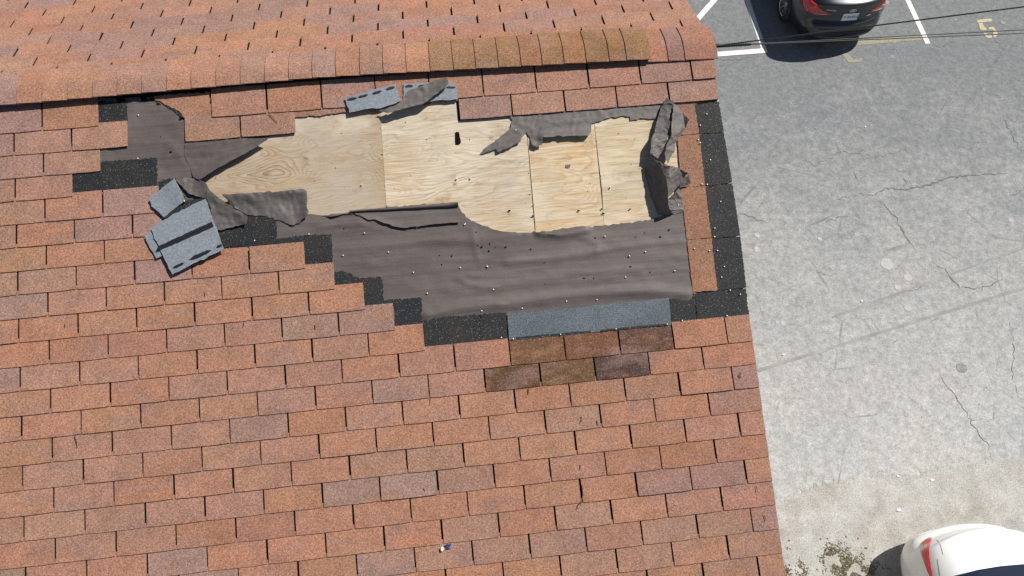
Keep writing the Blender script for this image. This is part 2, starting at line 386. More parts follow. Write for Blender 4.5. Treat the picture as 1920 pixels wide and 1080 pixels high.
def blob(px, py, r, seed):
    c = gp(px, py); q = random.Random(seed); R0 = r * (gp(px + 1, py) - c).length; n = 22
    return [(c.x + R0 * (1 + .16 * noise.noise(Vector((math.cos(i * 6.2832 / n) * 1.5, math.sin(i * 6.2832 / n) * 1.5, seed)))) * math.cos(i * 6.2832 / n), c.y + R0 * (1 + .16 * noise.noise(Vector((math.cos(i * 6.2832 / n) * 1.5, math.sin(i * 6.2832 / n) * 1.5, seed + .5)))) * math.sin(i * 6.2832 / n)) for i in range(n)]
def stain_mat(name, lo, hi):
    t = NT(name, .9, .2); p = t.pos(); f = t.noise(p, 55, 2, .65); a = t.noise(p, 14, 4, .6)
    t.color(t.mix(t.ramp(t.math('MULTIPLY_ADD', f, .5, t.math('MULTIPLY', a, .5)), [(.36, 0), (.64, 1)]), lo, hi)); return t.m
flat('pale_stain', [blob(*b_) for b_ in ((1663, 495, 12, 1), (1702, 520, 8, 3), (1683, 539, 6, 4), (1419, 468, 6, 5), (1420, 441, 5, 6), (1537, 448, 4, 7), (1457, 604, 3.5, 9), (1468, 606, 5, 10), (1702, 577, 7, 11))], stain_mat('pale_stain', (.32, .318, .30), (.47, .465, .445)), .0042, kind='structure')
flat('oil_stain', [blob(1803, 690, 10, 12), blob(1655, 160, 5, 13), blob(1690, 164, 4, 14), blob(1880, 42, 5, 15)], stain_mat('oil_stain', (.15, .15, .145), (.32, .318, .305)), .0042, kind='structure')
rnd = random.Random(5); mb = MB()
moss_paths = [([(1622, 1018), (1560, 1040), (1572, 1060), (1590, 1075)], 0), ([(1561, 1028), (1550, 1045), (1545, 1052)], .10), ([(1568, 1042), (1600, 1066), (1625, 1075), (1640, 1090)], .24),
              ([(1560, 1050), (1585, 1075), (1610, 1090)], .20), ([(1502, 1060), (1506, 1075), (1500, 1090)], .09), ([(1475, 1018), (1478, 1024)], .05), ([(1473, 1062), (1480, 1085)], .06), ([(1650, 1085), (1620, 1100)], .2)]
for P, wid in moss_paths:
    if not wid: continue
    Q = [gp(*p).xy for p in P]
    for a, b in zip(Q, Q[1:]):
        for k in range(int(520 * (b - a).length / .4 * (wid / .2 + .2))):
            p = a.lerp(b, rnd.random()) + Vector((rnd.gauss(0, wid * .5), rnd.gauss(0, wid * .5)))
            if noise.noise((p * 7).to_3d()) < -.12: continue
            r0 = .004 + .009 * rnd.random(); m = 5; th = rnd.random() * 6
            ring = [(p.x + r0 * (1 + .5 * rnd.random()) * math.cos(th + q * 6.283 / m), p.y + r0 * (1 + .5 * rnd.random()) * math.sin(th + q * 6.283 / m), .0045) for q in range(m)]
            mb.add(ring + [(p.x, p.y, .008 + .012 * rnd.random())], [(q, (q + 1) % m, m) for q in range(m)])
mobj('moss', mb.mesh('moss', M_MOSS), kind='stuff')

# ------------------------------------------------------------------ house
HX0, HX1 = -10.0, .142
EAVE = 4.7                                                    # slope length ridge to eave
house = empty('house', (-5, 0, 0), label='two storey house with a torn brown shingle gable roof showing bare plywood', cat='house')
yw = EAVE * CP - .5; ze = ZR - EAVE * SP
mb = MB()
zw = ZR - .06 - yw * math.tan(PIT)
pts = [(-yw, 0), (yw, 0), (yw, zw - .1), (0, ZR - .16), (-yw, zw - .1)]
for X in (HX0 + .25, HX1 - .25): pass
vv = [(HX0 + .25, y, z) for y, z in pts] + [(HX1 - .25, y, z) for y, z in pts]
ff = [(4, 3, 2, 1, 0), (5, 6, 7, 8, 9)] + [(i, (i + 1) % 5, 5 + (i + 1) % 5, 5 + i) for i in range(5)]
mobj('wall', fixn(mesh('wall', vv, ff, M_WALL)), house)
mb = MB()
DN = -.016                                                    # deck surface below the shingle face
for M in (MF, MBK):
    x0, x1 = (HX0, HX1 - .012) if M is MF else (-HX1 + .012, -HX0)
    mb.box(x0, x1, -EAVE, 0.0, DN - .06, DN - .0165, M=M)
roof = mobj('roof', mb.mesh('roof', M_WOOD[3]), house)
mb = MB()
for M in (MF, MBK):
    x0, x1 = (HX1 - .0115, HX1 - .002) if M is MF else (-HX1 + .002, -HX1 + .0115)
    mb.box(x0, x1, -EAVE, -.004, -.16, -.0095, M=M)
mobj('rake_board', mb.mesh('rake_board', M_TRIM), house)

# --- plywood sheets (vertical joints seen through the hole)
def clip_sheet(name, poly_px, mat, seed):
    P = [rf(*p, DN) for p in poly_px]
    c = sum(P, Vector()) / len(P); P = [p + (c - p).normalized() * .0008 for p in P]
    n = len(P); vs = [Vector((p.x, p.y, DN)) for p in P] + [Vector((p.x, p.y, DN - .015)) for p in P]
    org = vs[0].copy(); vs = [q - org for q in vs]
    fs = [tuple(range(n)), tuple(range(2 * n - 1, n - 1, -1))] + [(i, n + i, n + (i + 1) % n, (i + 1) % n) for i in range(n)]
    return mobj(name, fixn(mesh(name, vs, fs, mat)), roof, MF @ Matrix.Translation(org))
clip_sheet('plywood_sheet', [(300, 160), (709, 150), (725, 400), (728, 470), (300, 480)], M_WOOD[0], 1)
clip_sheet('plywood_sheet', [(709, 150), (980, 150), (1004, 450), (1006, 470), (728, 470), (725, 400)], M_WOOD[1], 2)
clip_sheet('plywood_sheet', [(980, 150), (1106, 150), (1131, 404), (1003, 416)], M_WOOD[2], 3)
clip_sheet('plywood_sheet', [(1003, 416), (1131, 404), (1139, 470), (1006, 470), (1004, 450)], M_WOOD[2], 4)
clip_sheet('plywood_sheet', [(1106, 150), (1300, 150), (1305, 216), (1115, 238.6)], M_WOOD[3], 5)
clip_sheet('plywood_sheet', [(1115, 238.6), (1305, 216), (1316, 343), (1129, 358)], M_WOOD[3], 6)
clip_sheet('plywood_sheet', [(1129, 358), (1316, 343), (1326, 470), (1139, 470), (1131, 404)], M_WOOD[3], 7)

# --- asphalt backing under all intact shingles: runs of courses, black mineral
ROW = .1282; TAB = .3048; V0 = 1.78373; LAST = int((EAVE - V0) / ROW)
def vbot(r): return V0 + r * ROW
def damaged_cols(r):
    """u-range without a tab in course r (front slope): (u_left, u_right)"""
    return DMG.get(r)
def U(px, py): return rf(px, py).x
DMG = {}
def dm(r, pxl, yl, pxr=None, yr_=None):
    DMG[r] = (U(pxl, yl), U(pxr, yr_) if pxr else 9)
dm(-12, 186, 230, 292, 210); dm(-11, 238, 272, 345, 262); DMG[-11] = (U(238, 272), U(345, 262))
dm(-10, 188, 318); dm(-9, 137, 362); dm(-8, 350, 400); dm(-7, 350, 430); dm(-6, 409, 468); dm(-5, 569, 500)
dm(-4, 626, 540); dm(-3, 682, 582); dm(-2, 740, 620); dm(-1, 795, 660)
# second gap of course -11: tabs torn away between 550 and 860
GAP2 = (U(551, 250), U(859, 225))

PAL = [(.325, .164, .104), (.315, .160, .107), (.316, .167, .115), (.300, .166, .120), (.280, .165, .133), (.264, .160, .134), (.328, .160, .098), (.302, .168, .120)]
WTS = [5, 4, 4, 3.4, 2.8, 1.6, 2.5, 3]
NEWB = [(.135, .068, .034), (.15, .068, .038), (.105, .055, .04), (.10, .053, .029), (.125, .068, .034), (.07, .042, .037)]
rs = random.Random(21)
def jit(c, a=.07): 
    k = 1 + rs.uniform(-a, a); return tuple(x * k * (1 + rs.uniform(-.03, .03)) for x in c)
def tab_geo(u0, u1, r, rnd, top_cut=None, torn=None):
    """one tab, local to its upper left corner: (verts, faces). Thin slab raised at its lower edge."""
    vt, vb = (.03 if r == -12 else max(.006, vbot(r - 1) - .022)), vbot(r)
    n = 5; bot = []; top = []
    for i in range(n + 1):
        t = i / n; d = rnd.uniform(-.0007, .0007)
        if i in (0, n): d = -.0022
        bot.append((u0 + (u1 - u0) * t, -(vb + d)))
        top.append((u0 + (u1 - u0) * t, -vt if torn is None else -(vt + torn(t))))
    lift = .0008 + rnd.uniform(-.0010, .0016) + (rnd.uniform(.002, .006) if rnd.random() < .06 else 0); th = .0045
    def zz(wv): return -.0060 + (.0060 + lift) * ((-wv) - vt) / (vb - vt)
    vs = [(x, y, zz(y)) for x, y in top] + [(x, y, zz(y)) for x, y in bot]
    vs += [(x, y, zz(y) - th) for x, y in top] + [(x, y, zz(y) - th) for x, y in bot]
    m = n + 1; fs = []
    for i in range(n):
        fs.append((i, m + i, m + i + 1, i + 1)); fs.append((m + i, 3 * m + i, 3 * m + i + 1, m + i + 1))
        fs.append((i + 1, 2 * m + i + 1, 2 * m + i, i))
    fs.append((0, 2 * m, 3 * m, m)); fs.append((m + n, 3 * m + n, 2 * m + n, n))
    return vs, fs
class Tabs: pass
tabs = []                                                     # (frame matrix, verts, faces, colour, visible area)
def area_in_view(M, vs):
    P = [project(M @ Vector(vs[i])) for i in (0, 5, 11, 6)]
    cx = [min(max(p[0], 0), 1920) for p in P]; cy = [min(max(p[1], 0), 1080) for p in P]
    return abs(sum(cx[i] * cy[(i + 1) % 4] - cx[(i + 1) % 4] * cy[i] for i in range(4))) / 2
SLOT = .0098
def add_tab(M, u0, u1, r, col, torn=None):
    vs, fs = tab_geo(u0, u1, r, rs, torn=torn)
    tabs.append([M, vs, fs, col, area_in_view(M, vs)])
def pick(): return jit(rs.choices(PAL, WTS)[0])
last = [pick()]
def pickrow():
    # neighbouring tabs of one strip share a tone now and then
    if rs.random() < .3: return jit(last[0], .04)
    last[0] = pick(); return last[0]
for r in range(-12, LAST + 1):
    half = .5 if r % 2 else 0
    k = -34
    while True:
        u0 = (k + half) * TAB; u1 = u0 + TAB; k += 1
        if u0 > HX1 - .03: break
        a, b = u0 + SLOT / 2 + rs.uniform(-.003, .002), min(u1 - SLOT / 2, HX1)
        if b - a < .02: continue
        c = (u0 + u1) / 2; col = pickrow(); torn = None
        if r in DMG:
            l, rr = DMG[r]
            if l - .06 < c < rr + .02 and not (r in (-12, -11) and c > rr): continue
        if r == -11 and GAP2[0] < c < GAP2[1]: continue
        if r == -12 and abs(c - U(345, 200)) < .10: continue
        if r == 0 and U(955, 680) < c < U(1268, 660): col = NEWB[min(2, int((c - U(955, 680)) / TAB))]
        if r == 1 and U(905, 730) < c < U(1222, 700): col = NEWB[3 + min(2, int((c - U(905, 730)) / TAB))]
        add_tab(MF, a, b, r, col)
# back slope (courses counted from the ridge); frame runs along -u
UB = -12.4355
for r in range(0, 24):
    half = UB if r % 2 else UB - .5
    vt0 = .1287 + r * ROW
    for k in range(-22, 16):
        u0 = (half + k) * TAB; u1 = u0 + TAB
        if u0 > HX1 - .03: break
        a, b = max(u0, HX0) + SLOT / 2 + .001, min(u1, HX1 + SLOT / 2) - SLOT / 2 - .001
        if b - a < .02: continue
        rr = (vt0 - V0) / ROW + 1
        add_tab(MBK, -b, -a, rr, pickrow())
# the partly torn tab beside the upper left gap
def tornf(t): return max(0, .022 + .085 * (1 - t * 1.6)) + .012 * math.sin(t * 23) if t < .75 else .0
for T in tabs:
    if T[0] is MF and False: pass
tabs.sort(key=lambda T: -T[4])
nvis = sum(1 for T in tabs if T[4] > 40)
for i, T in enumerate(tabs[:300]):
    M, vs, fs, col, ar = T
    org = Vector(vs[0]); me = mesh('shingle', [Vector(q) - org for q in vs], fs, M_SH)
    o = mobj('shingle', me, roof, M @ Matrix.Translation(org) @ Matrix.Rotation(rs.gauss(0, .0018), 4, 'Z'))
    o.color = (*col, 1)
mb = MB(); tint = []
for M, vs, fs, col, ar in tabs[300:]:
    mb.add(vs, fs, M); tint += [col] * len(vs)
me = mb.mesh('shingle_field', M_SHS); at = me.color_attributes.new('tint', 'FLOAT_COLOR', 'POINT')
for i, c in enumerate(tint): at.data[i].color = (*c, 1)
mobj('shingle_field', me, roof, kind='stuff')

# black asphalt sheet under the courses, one mesh following the intact zone
mb = MB()
for r in range(-13, LAST + 1):
    vt, vb = max(.004, vbot(r - 1)), vbot(r)
    segs = [(HX0 + .01, HX1 - .004)]
    cuts = []
    if r in DMG: cuts.append((DMG[r][0] - .01, min(DMG[r][1], HX1)))
    if r == -11: cuts.append(GAP2)
    if r == -12: cuts.append((GAP2[0], GAP2[1]) if False else (99, 99))
    for a, b in cuts:
        ns = []
        for s0, s1 in segs:
            if b <= s0 or a >= s1: ns.append((s0, s1)); continue
            if a > s0: ns.append((s0, a))
            if b < s1: ns.append((b, s1))
        segs = ns
    for s0, s1 in segs:
        if s1 - s0 > .01: mb.add([(s0, -vb, -.0128), (s1, -vb, -.0128), (s1, -vt, -.0128), (s0, -vt, -.0128)], [(0, 1, 2, 3)], MF)
mb.add([(-HX1 + .004, -EAVE, -.0128), (-HX0, -EAVE, -.0128), (-HX0, -.02, -.0128), (-HX1 + .004, -.02, -.0128)], [(0, 1, 2, 3)], MBK)
mobj('shingle_backing', mb.mesh('shingle_backing', M_VENT), roof)

# courses -11..-13 right of the hole and right margin tabs
for r, l, rgt in ((-11, 860, 1349), ):
    pass

# ------------------------------------------------------------------ sheets drawn on the roof surface
def pip(p, P):
    c = False; n = len(P)
    for i in range(n):
        a, b = P[i], P[i - 1]
        if (a[1] > p[1]) != (b[1] > p[1]) and p[0] < (b[0] - a[0]) * (p[1] - a[1]) / (b[1] - a[1]) + a[0]: c = not c
    return c
def dseg(p, a, b):
    a = Vector(a); b = Vector(b); p = Vector(p); ab = b - a; t = max(0, min(1, (p - a).dot(ab) / max(1e-9, ab.length_squared)))
    return (p - a - ab * t).length
def dline(p, L): return min(dseg(p, L[i], L[i + 1]) for i in range(len(L) - 1))
def sheet(name, poly, hf, mat, parent=None, thick=.0018, res=7, jag=0, jagstep=5, seed=0, smooth=True, crease=.4, **k):
    """thin sheet over the roof: outline in photo pixels, height above the slope hf(px,py); returns object with local origin"""
    r = random.Random(seed + 11); pts = []
    n = len(poly)
    for i in range(n):
        a, b = Vector(poly[i]), Vector(poly[(i + 1) % n]); L = (b - a).length; m = max(1, int(L / jagstep)); nn = Vector((-(b - a).y, (b - a).x)).normalized()
        for j in range(m):
            q = a.lerp(b, j / m)
            if j and jag: q = q + nn * r.gauss(0, jag)
            pts.append(q)
    nb = len(pts); ps = [tuple(p) for p in pts]
    x0, x1 = min(p[0] for p in ps), max(p[0] for p in ps); y0, y1 = min(p[1] for p in ps), max(p[1] for p in ps)
    y = y0 + res * .5; row = 0
    while y < y1:
        x = x0 + (res * .5 if row % 2 else 0)
        while x < x1:
            q = (x + r.uniform(-.15, .15) * res, y + r.uniform(-.15, .15) * res)
            if pip(q, ps[:nb]) and min((Vector(q) - p).length for p in pts) > res * .55: ps.append(q)
            x += res
        y += res * .87; row += 1
    vo, eo, fo = delaunay_2d_cdt([Vector(p) for p in ps], [(i, (i + 1) % nb) for i in range(nb)], [list(range(nb))], 1, 1e-5)[:3]
    V = [rf(q.x, q.y, hf(q.x, q.y)) for q in vo]
    org = V[0].copy(); V = [q - org for q in V]
    F = []
    for t in fo:
        t = list(t); a, b, c = V[t[0]], V[t[1]], V[t[2]]
        if (b - a).cross(c - a).z < 0: t.reverse()
        F.append(tuple(t))
    # thickness: copy the skin downward and close the rim
    N = len(V); ecount = {}
    for t in F:
        for i in range(len(t)):
            e = (t[i], t[(i + 1) % len(t)]); ecount[e] = 1
    rim = [e for e in ecount if (e[1], e[0]) not in ecount]
    V2 = V + [q - Vector((0, 0, thick)) for q in V]
    F2 = F + [tuple(i + N for i in reversed(t)) for t in F] + [(b, a, a + N, b + N) for a, b in rim]
    me = mesh(name, V2, F2, mat)
    me.polygons.foreach_set('use_smooth', [smooth and i < 2 * len(F) for i in range(len(F2))]); me.update()
    me.set_sharp_from_angle(angle=math.radians(55))
    return mobj(name, me, parent, MF @ Matrix.Translation(org), **k)
def nz(px, py, s, z=0): return noise.noise(Vector((px * s, py * s, z)))
FN = -.0125
# --- underlayment: the big lower sheet
low_edge = [(512, 410), (560, 402), (577, 402), (620, 403), (640, 402), (700, 393), (727, 388), (800, 383), (857, 379), (862, 390), (866, 398), (884, 414), (910, 424), (934, 432), (960, 435), (985, 436), (1012, 435), (1060, 428), (1090, 424), (1130, 423), (1180, 417), (1220, 411), (1250, 405), (1283, 394)]
lowpoly = low_edge + [(1296, 400), (1318, 575), (1240, 612), (780, 660), (700, 615), (560, 520), (500, 470)]
wr = [([(600, 425), (700, 412), (760, 408)], .006, 6), ([(640, 470), (800, 452), (990, 440)], .0045, 7), ([(950, 492), (1050, 484), (1120, 474)], .0075, 6), ([(800, 590), (860, 577), (950, 570), (1050, 556), (1140, 548), (1230, 545), (1290, 552)], .015, 9), ([(840, 545), (960, 530), (1080, 514), (1200, 505)], .004, 6), ([(1120, 470), (1200, 458), (1280, 452)], .004, 5), ([(885, 430), (892, 470), (900, 490)], .0035, 5),
      ([(900, 540), (1020, 530), (1150, 520)], .003, 7), ([(700, 520), (820, 505), (900, 500)], .0025, 7), ([(560, 415), (610, 418), (680, 420)], .005, 6), ([(1010, 436), (1050, 440), (1100, 430)], .02, 7)]
def lowh(x, y):
    h = FN + .0030 * nz(x * .16 + y * .05, y, .05) + .0018 * nz(x * .3, y, .13, 3)
    h += .0045 * max(0, 1 - abs(nz(x * .14 - y * .03, y, .035, 9)) * 9) * max(0, .4 + nz(x, y, .012, 4))
    for L, a, f in wr: h += a * math.exp(-(dline((x, y), L) / f) ** 2)
    return max(h, FN - .0015)
sheet('felt_sheet', lowpoly, lowh, M_FELT, roof, res=5.5, jag=.8, seed=1, label='large grey-brown felt sheet nailed below the bare plywood')
# rolled back lip of that sheet
def lip(a, b, n, rad, name, mat):
    A = [rf(*a, .002).lerp(rf(*b, .002), i / n) for i in range(n + 1)]
    m = MB(); m.tube(A, [rad * (.35 + .65 * i / n) * (1 + .1 * math.sin(i * 1.9)) for i in range(n + 1)], 10)
    org = A[0]; me = mesh(name, [q - org for q in m.v], m.f, mat, True); return mobj(name, me, roof, MF @ Matrix.Translation(org))
lip((655, 396), (859, 383), 12, .013, 'felt_roll', M_FELT)
# torn overlap inside the lower sheet
def tear(P, h, seed): return P
sheet('felt_flap', [(604, 404), (663, 397), (727, 390), (858, 381), (863, 400), (862, 416), (800, 422), (757, 427), (742, 425), (715, 416), (700, 411), (690, 412), (664, 400), (640, 402), (622, 406)],
      lambda x, y: -.006 + .010 * math.exp(-(dline((x, y), [(622, 406), (690, 411), (757, 427), (862, 416)]) / 5) ** 2) + .001 * nz(x, y, .1), M_FELT, roof, res=6, jag=.5, seed=2)
# --- upper left felt
ulp = [(150, 185), (360, 180), (362, 250), (520, 240), (500, 262), (440, 296), (374, 336), (385, 352), (400, 362), (418, 382), (460, 392), (470, 440), (400, 450), (280, 372), (130, 360), (130, 290)]
def ulh(x, y):
    h = FN + .0028 * nz(x, y * .5, .05, 2) + .0015 * nz(x, y, .15)
    h += .004 * max(0, 1 - abs(nz(x * .5 + y * .4, y * .5, .03, 5)) * 9)
    h += .003 * math.exp(-(dline((x, y), [(312, 268), (370, 332)]) / 5) ** 2)
    return max(h, FN - .0015)
sheet('felt_sheet', ulp, ulh, M_FELT, roof, res=7, jag=.4, seed=3, label='dark felt patch exposed at the upper left of the hole')
# folded triangular flap whose lower edge stands off the wood
def crease(x, y, s=.05, z=0, a=.004):
    return a * max(0, 1 - abs(nz(x, y, s, z)) * 8) + a * .6 * max(0, 1 - abs(nz(x, y, s * 2.3, z + 5)) * 6) + a * .35 * nz(x, y, s * 5, z)
def trih(x, y):
    d = dline((x, y), [(374, 336), (440, 298), (502, 261)])
    return -.009 + .036 * math.exp(-(d / 13) ** 2) + .004 * math.exp(-(dline((x, y), [(414, 268), (500, 260)]) / 4) ** 2)+ .0015 * nz(x, y, .12, 7) + crease(x, y, .04, 7, .003)
sheet('felt_flap', [(347, 266), (414, 262), (455, 259), (502, 260), (478, 277), (440, 298), (405, 317), (374, 337), (362, 332), (355, 312), (345, 290)], trih, M_FELT, roof, res=5, jag=.3, seed=4)
# curled flaps at the left tip of the bare wood
def fl1(x, y):
    d = dline((x, y), [(385, 342), (398, 362), (428, 385), (462, 405)])
    return .004 + .022 * math.exp(-(d / 16) ** 2) + .003 * nz(x, y, .09, 1) + crease(x, y, .045, 1, .005)
sheet('felt_flap', [(330, 336), (352, 333), (376, 338), (385, 342), (398, 362), (428, 383), (464, 405), (462, 420), (432, 427), (404, 432), (400, 412), (388, 374), (352, 362)], fl1, M_FELT2, roof, res=4, jag=.8, seed=5)
def fl2(x, y):
    d = dline((x, y), [(415, 365), (480, 360), (560, 356), (574, 357), (577, 400)])
    return -.006 + .028 * math.exp(-(d / 15) ** 2) + .006 * math.exp(-(dline((x, y), [(470, 375), (520, 392), (545, 410)]) / 9) ** 2) + .002 * nz(x, y, .1, 2) + crease(x, y, .04, 2, .005)
sheet('felt_flap', [(415, 365), (480, 361), (530, 358), (568, 354), (575, 358), (576, 380), (577, 402), (562, 418), (545, 422), (520, 412), (490, 404), (462, 402), (440, 390)], fl2, M_FELT2, roof, res=4, jag=.7, seed=6)
# --- felt strip along the top of the hole
up = [(950, 214), (1056, 207), (1157, 200), (1246, 192), (1243, 200), (1233, 223), (1210, 222), (1190, 224), (1182, 226), (1181, 218), (1165, 217), (1148, 219), (1126, 227), (1109, 231), (1108, 249), (1104, 254), (1060, 255.5), (1018, 257), (1017, 271), (1007, 276), (998, 272.5), (994, 257), (987, 248), (979, 256), (976, 265), (953, 277), (933, 285), (930, 279), (923, 282), (912, 287), (900, 288), (907, 279), (930, 262), (951, 246), (958, 238), (961, 225)]
def uph(x, y):
    d = dline((x, y), [(1018, 257), (1060, 255), (1104, 253)])
    e = dline((x, y), [(1000, 272), (1008, 277), (1017, 270)]); f_ = dline((x, y), [(931, 285), (976, 266)])
    c = dline((x, y), [(1015, 240), (1045, 231), (1092, 225)])
    return -.0085 + .024 * math.exp(-(d / 8) ** 2) + .014 * math.exp(-(e / 7) ** 2) + .012 * math.exp(-(f_ / 7) ** 2) + .004 * math.exp(-(c / 3) ** 2) + .0018 * nz(x, y, .11, 4) + crease(x, y, .04, 4, .0035)
sheet('felt_flap', up, uph, M_FELT2, roof, res=4, jag=.8, seed=7)
# felt curled back over the two flipped tabs
cv = [(827, 147), (839, 146), (841, 155), (837, 161), (802, 189), (795, 194), (775, 199), (752, 205), (727, 212), (710, 208), (742, 197), (752, 190), (759, 179), (765, 170), (794, 160)]
def cvh(x, y):
    return .013 + .024 * math.exp(-(dline((x, y), [(840, 158), (800, 190), (730, 211)]) / 9) ** 2) + .004 * nz(x, y, .09, 6) + crease(x, y, .05, 6, .005)
CURL = sheet('felt_flap', cv, cvh, M_FELT2, roof, res=4, jag=.3, seed=8)

# --- crumpled felt at the right end of the hole
def tri_sheet(name, pts, faces, mat, sub=3, amp=.004, seed=0):
    bm = bmesh.new(); vs = [bm.verts.new(rf(x, y, h)) for x, y, h in pts]
    for f_ in faces: bm.faces.new([vs[i] for i in f_])
    bmesh.ops.triangulate(bm, faces=bm.faces)
    bmesh.ops.subdivide_edges(bm, edges=bm.edges, cuts=sub, use_grid_fill=True)
    bmesh.ops.triangulate(bm, faces=bm.faces)
    bmesh.ops.subdivide_edges(bm, edges=bm.edges, cuts=1, use_grid_fill=True)
    for q in bm.verts:
        n3 = noise.noise_vector(q.co * 14 + Vector((seed, 0, 0))) * amp + noise.noise_vector(q.co * 45) * amp * .4
        rg = sum((1 - min(1, abs(noise.noise(q.co * f_ + Vector((seed, 3, f_)))) * 7)) * g_ for f_, g_ in ((11, 1.1), (24, .6)))
        n3.z += rg * amp * 1.2
        if q.is_boundary and q.co.z > -.004: n3 += noise.noise_vector(q.co * 130 + Vector((0, seed, 0))) * .004
        q.co += n3
    bmesh.ops.recalc_face_normals(bm, faces=bm.faces)
    org = bm.verts[0].co.copy() if hasattr(bm.verts, 'ensure_lookup_table') and not bm.verts.ensure_lookup_table() else Vector()
    for q in bm.verts: q.co -= org
    me = bpy.data.meshes.new(name); bm.to_mesh(me); bm.free(); me.materials.append(mat)
    o = mobj(name, me, roof, MF @ Matrix.Translation(org)); sm = o.modifiers.new('thickness', 'SOLIDIFY'); sm.thickness = .0013; sm.offset = 0
    return o
tri_sheet('felt_flap', [(1240, 200, .01), (1250, 183, .016), (1263, 191, .03), (1262, 208, .034), (1258, 240, .035), (1257, 254, .036), (1246, 276, .03), (1234, 298, .035), (1219, 288, .05), (1221, 262, .05), (1226, 250, .02), (1232, 225, .02)],
          [(0, 1, 2, 3), (0, 3, 4, 11), (11, 4, 10), (10, 4, 5, 9), (9, 5, 6), (9, 6, 7, 8)], M_FELT2, 3, .004, 1)
tri_sheet('felt_flap', [(1263, 193, .03), (1281, 212, .02), (1293, 225, .035), (1285, 240, .012), (1267, 268, .018), (1264, 284, .03), (1252, 307, .045), (1247, 291, .055), (1249, 277, .06), (1258, 255, .058), (1261, 212, .05)],
          [(0, 1, 10), (10, 1, 2, 3), (10, 3, 9), (9, 3, 4), (9, 4, 8), (8, 4, 5, 7), (7, 5, 6)], M_FELT2, 3, .004, 2)
tri_sheet('felt_flap', [(1219, 297, .035), (1206, 318, -.024), (1212, 343, -.024), (1218, 367, -.024), (1231, 400, -.024), (1243, 406, -.024), (1264, 402, -.012), (1254, 391, .06), (1253, 370, .088), (1250, 340, .098), (1241, 316, .085), (1228, 301, .06),
                        (1256, 311, .11), (1272, 314, .08), (1290, 326, .05), (1284, 333, .03), (1270, 350, .035), (1256, 367, .06)],
          [(0, 1, 11), (11, 1, 10), (1, 2, 9, 10), (2, 3, 8, 9), (3, 4, 7, 8), (4, 5, 6, 7), (11, 10, 12), (10, 9, 13, 12), (9, 17, 16, 13), (13, 16, 15, 14), (9, 8, 17)], M_FELT2, 3, .005, 3)
tri_sheet('felt_flap', [(1290, 327, .035), (1296, 343, .02), (1284, 350, .004), (1272, 352, .006), (1269, 347, .02)], [(0, 1, 2, 3, 4)], M_FELT2, 3, .003, 4)
tri_sheet('felt_flap', [(1253, 374, -.002), (1266, 360, .012), (1275, 350, .0), (1279, 372, -.008), (1281, 395, -.009), (1264, 402, -.009), (1252, 392, -.004)], [(0, 1, 2, 3), (0, 3, 4, 5, 6)], M_FELT2, 3, .003, 5)

# --- exposed black headlaps (jagged granule edge), each a piece of its own
def blackp(P, seed, n=-.0072, lab=None, jag=.9):
    return sheet('shingle_headlap', P, lambda x, y: n + .0006 * nz(x, y, .1), M_BLK, roof, thick=.003, res=30, jag=jag, jagstep=2.2, seed=seed, smooth=False)
blackp([(184, 193), (238, 190), (239, 227), (186, 231)], 1)
blackp([(136, 322), (188, 318), (188, 304), (203, 302), (294, 296), (295, 350), (220, 356), (137, 362)], 2)
blackp([(296, 341), (310, 336), (330, 334), (340, 352), (296, 358)], 3)
blackp([(408, 436), (414, 416), (470, 406), (518, 404), (519, 448), (520, 457), (463, 461), (411, 465)], 4)
blackp([(519, 448), (570, 441), (621, 439), (624, 489), (571, 497), (570, 463), (519, 459)], 5, -.0066)
blackp([(626, 511), (640, 508), (656, 512), (668, 521), (681, 520), (681, 533), (650, 537), (627, 541)], 6)
blackp([(681, 521), (713, 519), (718, 532), (719, 556), (720, 563), (738, 561), (739, 573), (712, 573), (683, 577), (682, 533)], 7, -.0066)
blackp([(739, 562), (790, 557), (793, 609), (741, 615)], 8)
blackp([(794, 600), (830, 594), (899, 589), (899, 646), (797, 653)], 9)
blackp([(900.3, 589), (949, 585), (952, 643), (900.3, 646)], 10)
blackp([(1253, 555), (1302, 550), (1307, 604), (1260, 609)], 11)
blackp([(1303.2, 550), (1399, 541), (1404, 597), (1308.2, 604)], 12)
R_EDGE = [(1348, 190), (1358, 250), (1373, 345), (1388, 450), (1399.5, 539)]
blackp([(1303, 196), R_EDGE[0], (1357, 247), (1312, 251)], 13, -.0052, jag=.4)
blackp([(1312.2, 252.2), (1357.2, 248.2), (1373, 342), (1323, 349)], 14, -.0052, jag=.4)
blackp([(1323.2, 350.2), (1373.2, 343.2), (1388, 442), (1335, 447)], 15, -.0052, jag=.4)
blackp([(1335.2, 448.2), (1388.2, 443.2), (1399.3, 539), (1346, 545)], 16, -.0052, jag=.4)
# brown vertical starters along the rake
def starter(P, col, seed):
    o = sheet('starter_shingle', P, lambda x, y: -.0068, M_SH, roof, thick=.005, res=40, jag=.35, jagstep=5, seed=seed, smooth=False); o.color = (*col, 1)
starter([(1262, 197), (1306, 194), (1316, 250), (1270, 254)], (.245, .132, .088), 1)
starter([(1270, 255), (1316, 251), (1328, 348), (1277, 351)], (.27, .143, .088), 2)
starter([(1276, 352), (1328, 349), (1340, 445), (1288, 449)], (.265, .138, .085), 3)
starter([(1288.5, 450), (1340, 446), (1350, 544), (1299, 547)], (.27, .14, .084), 4)
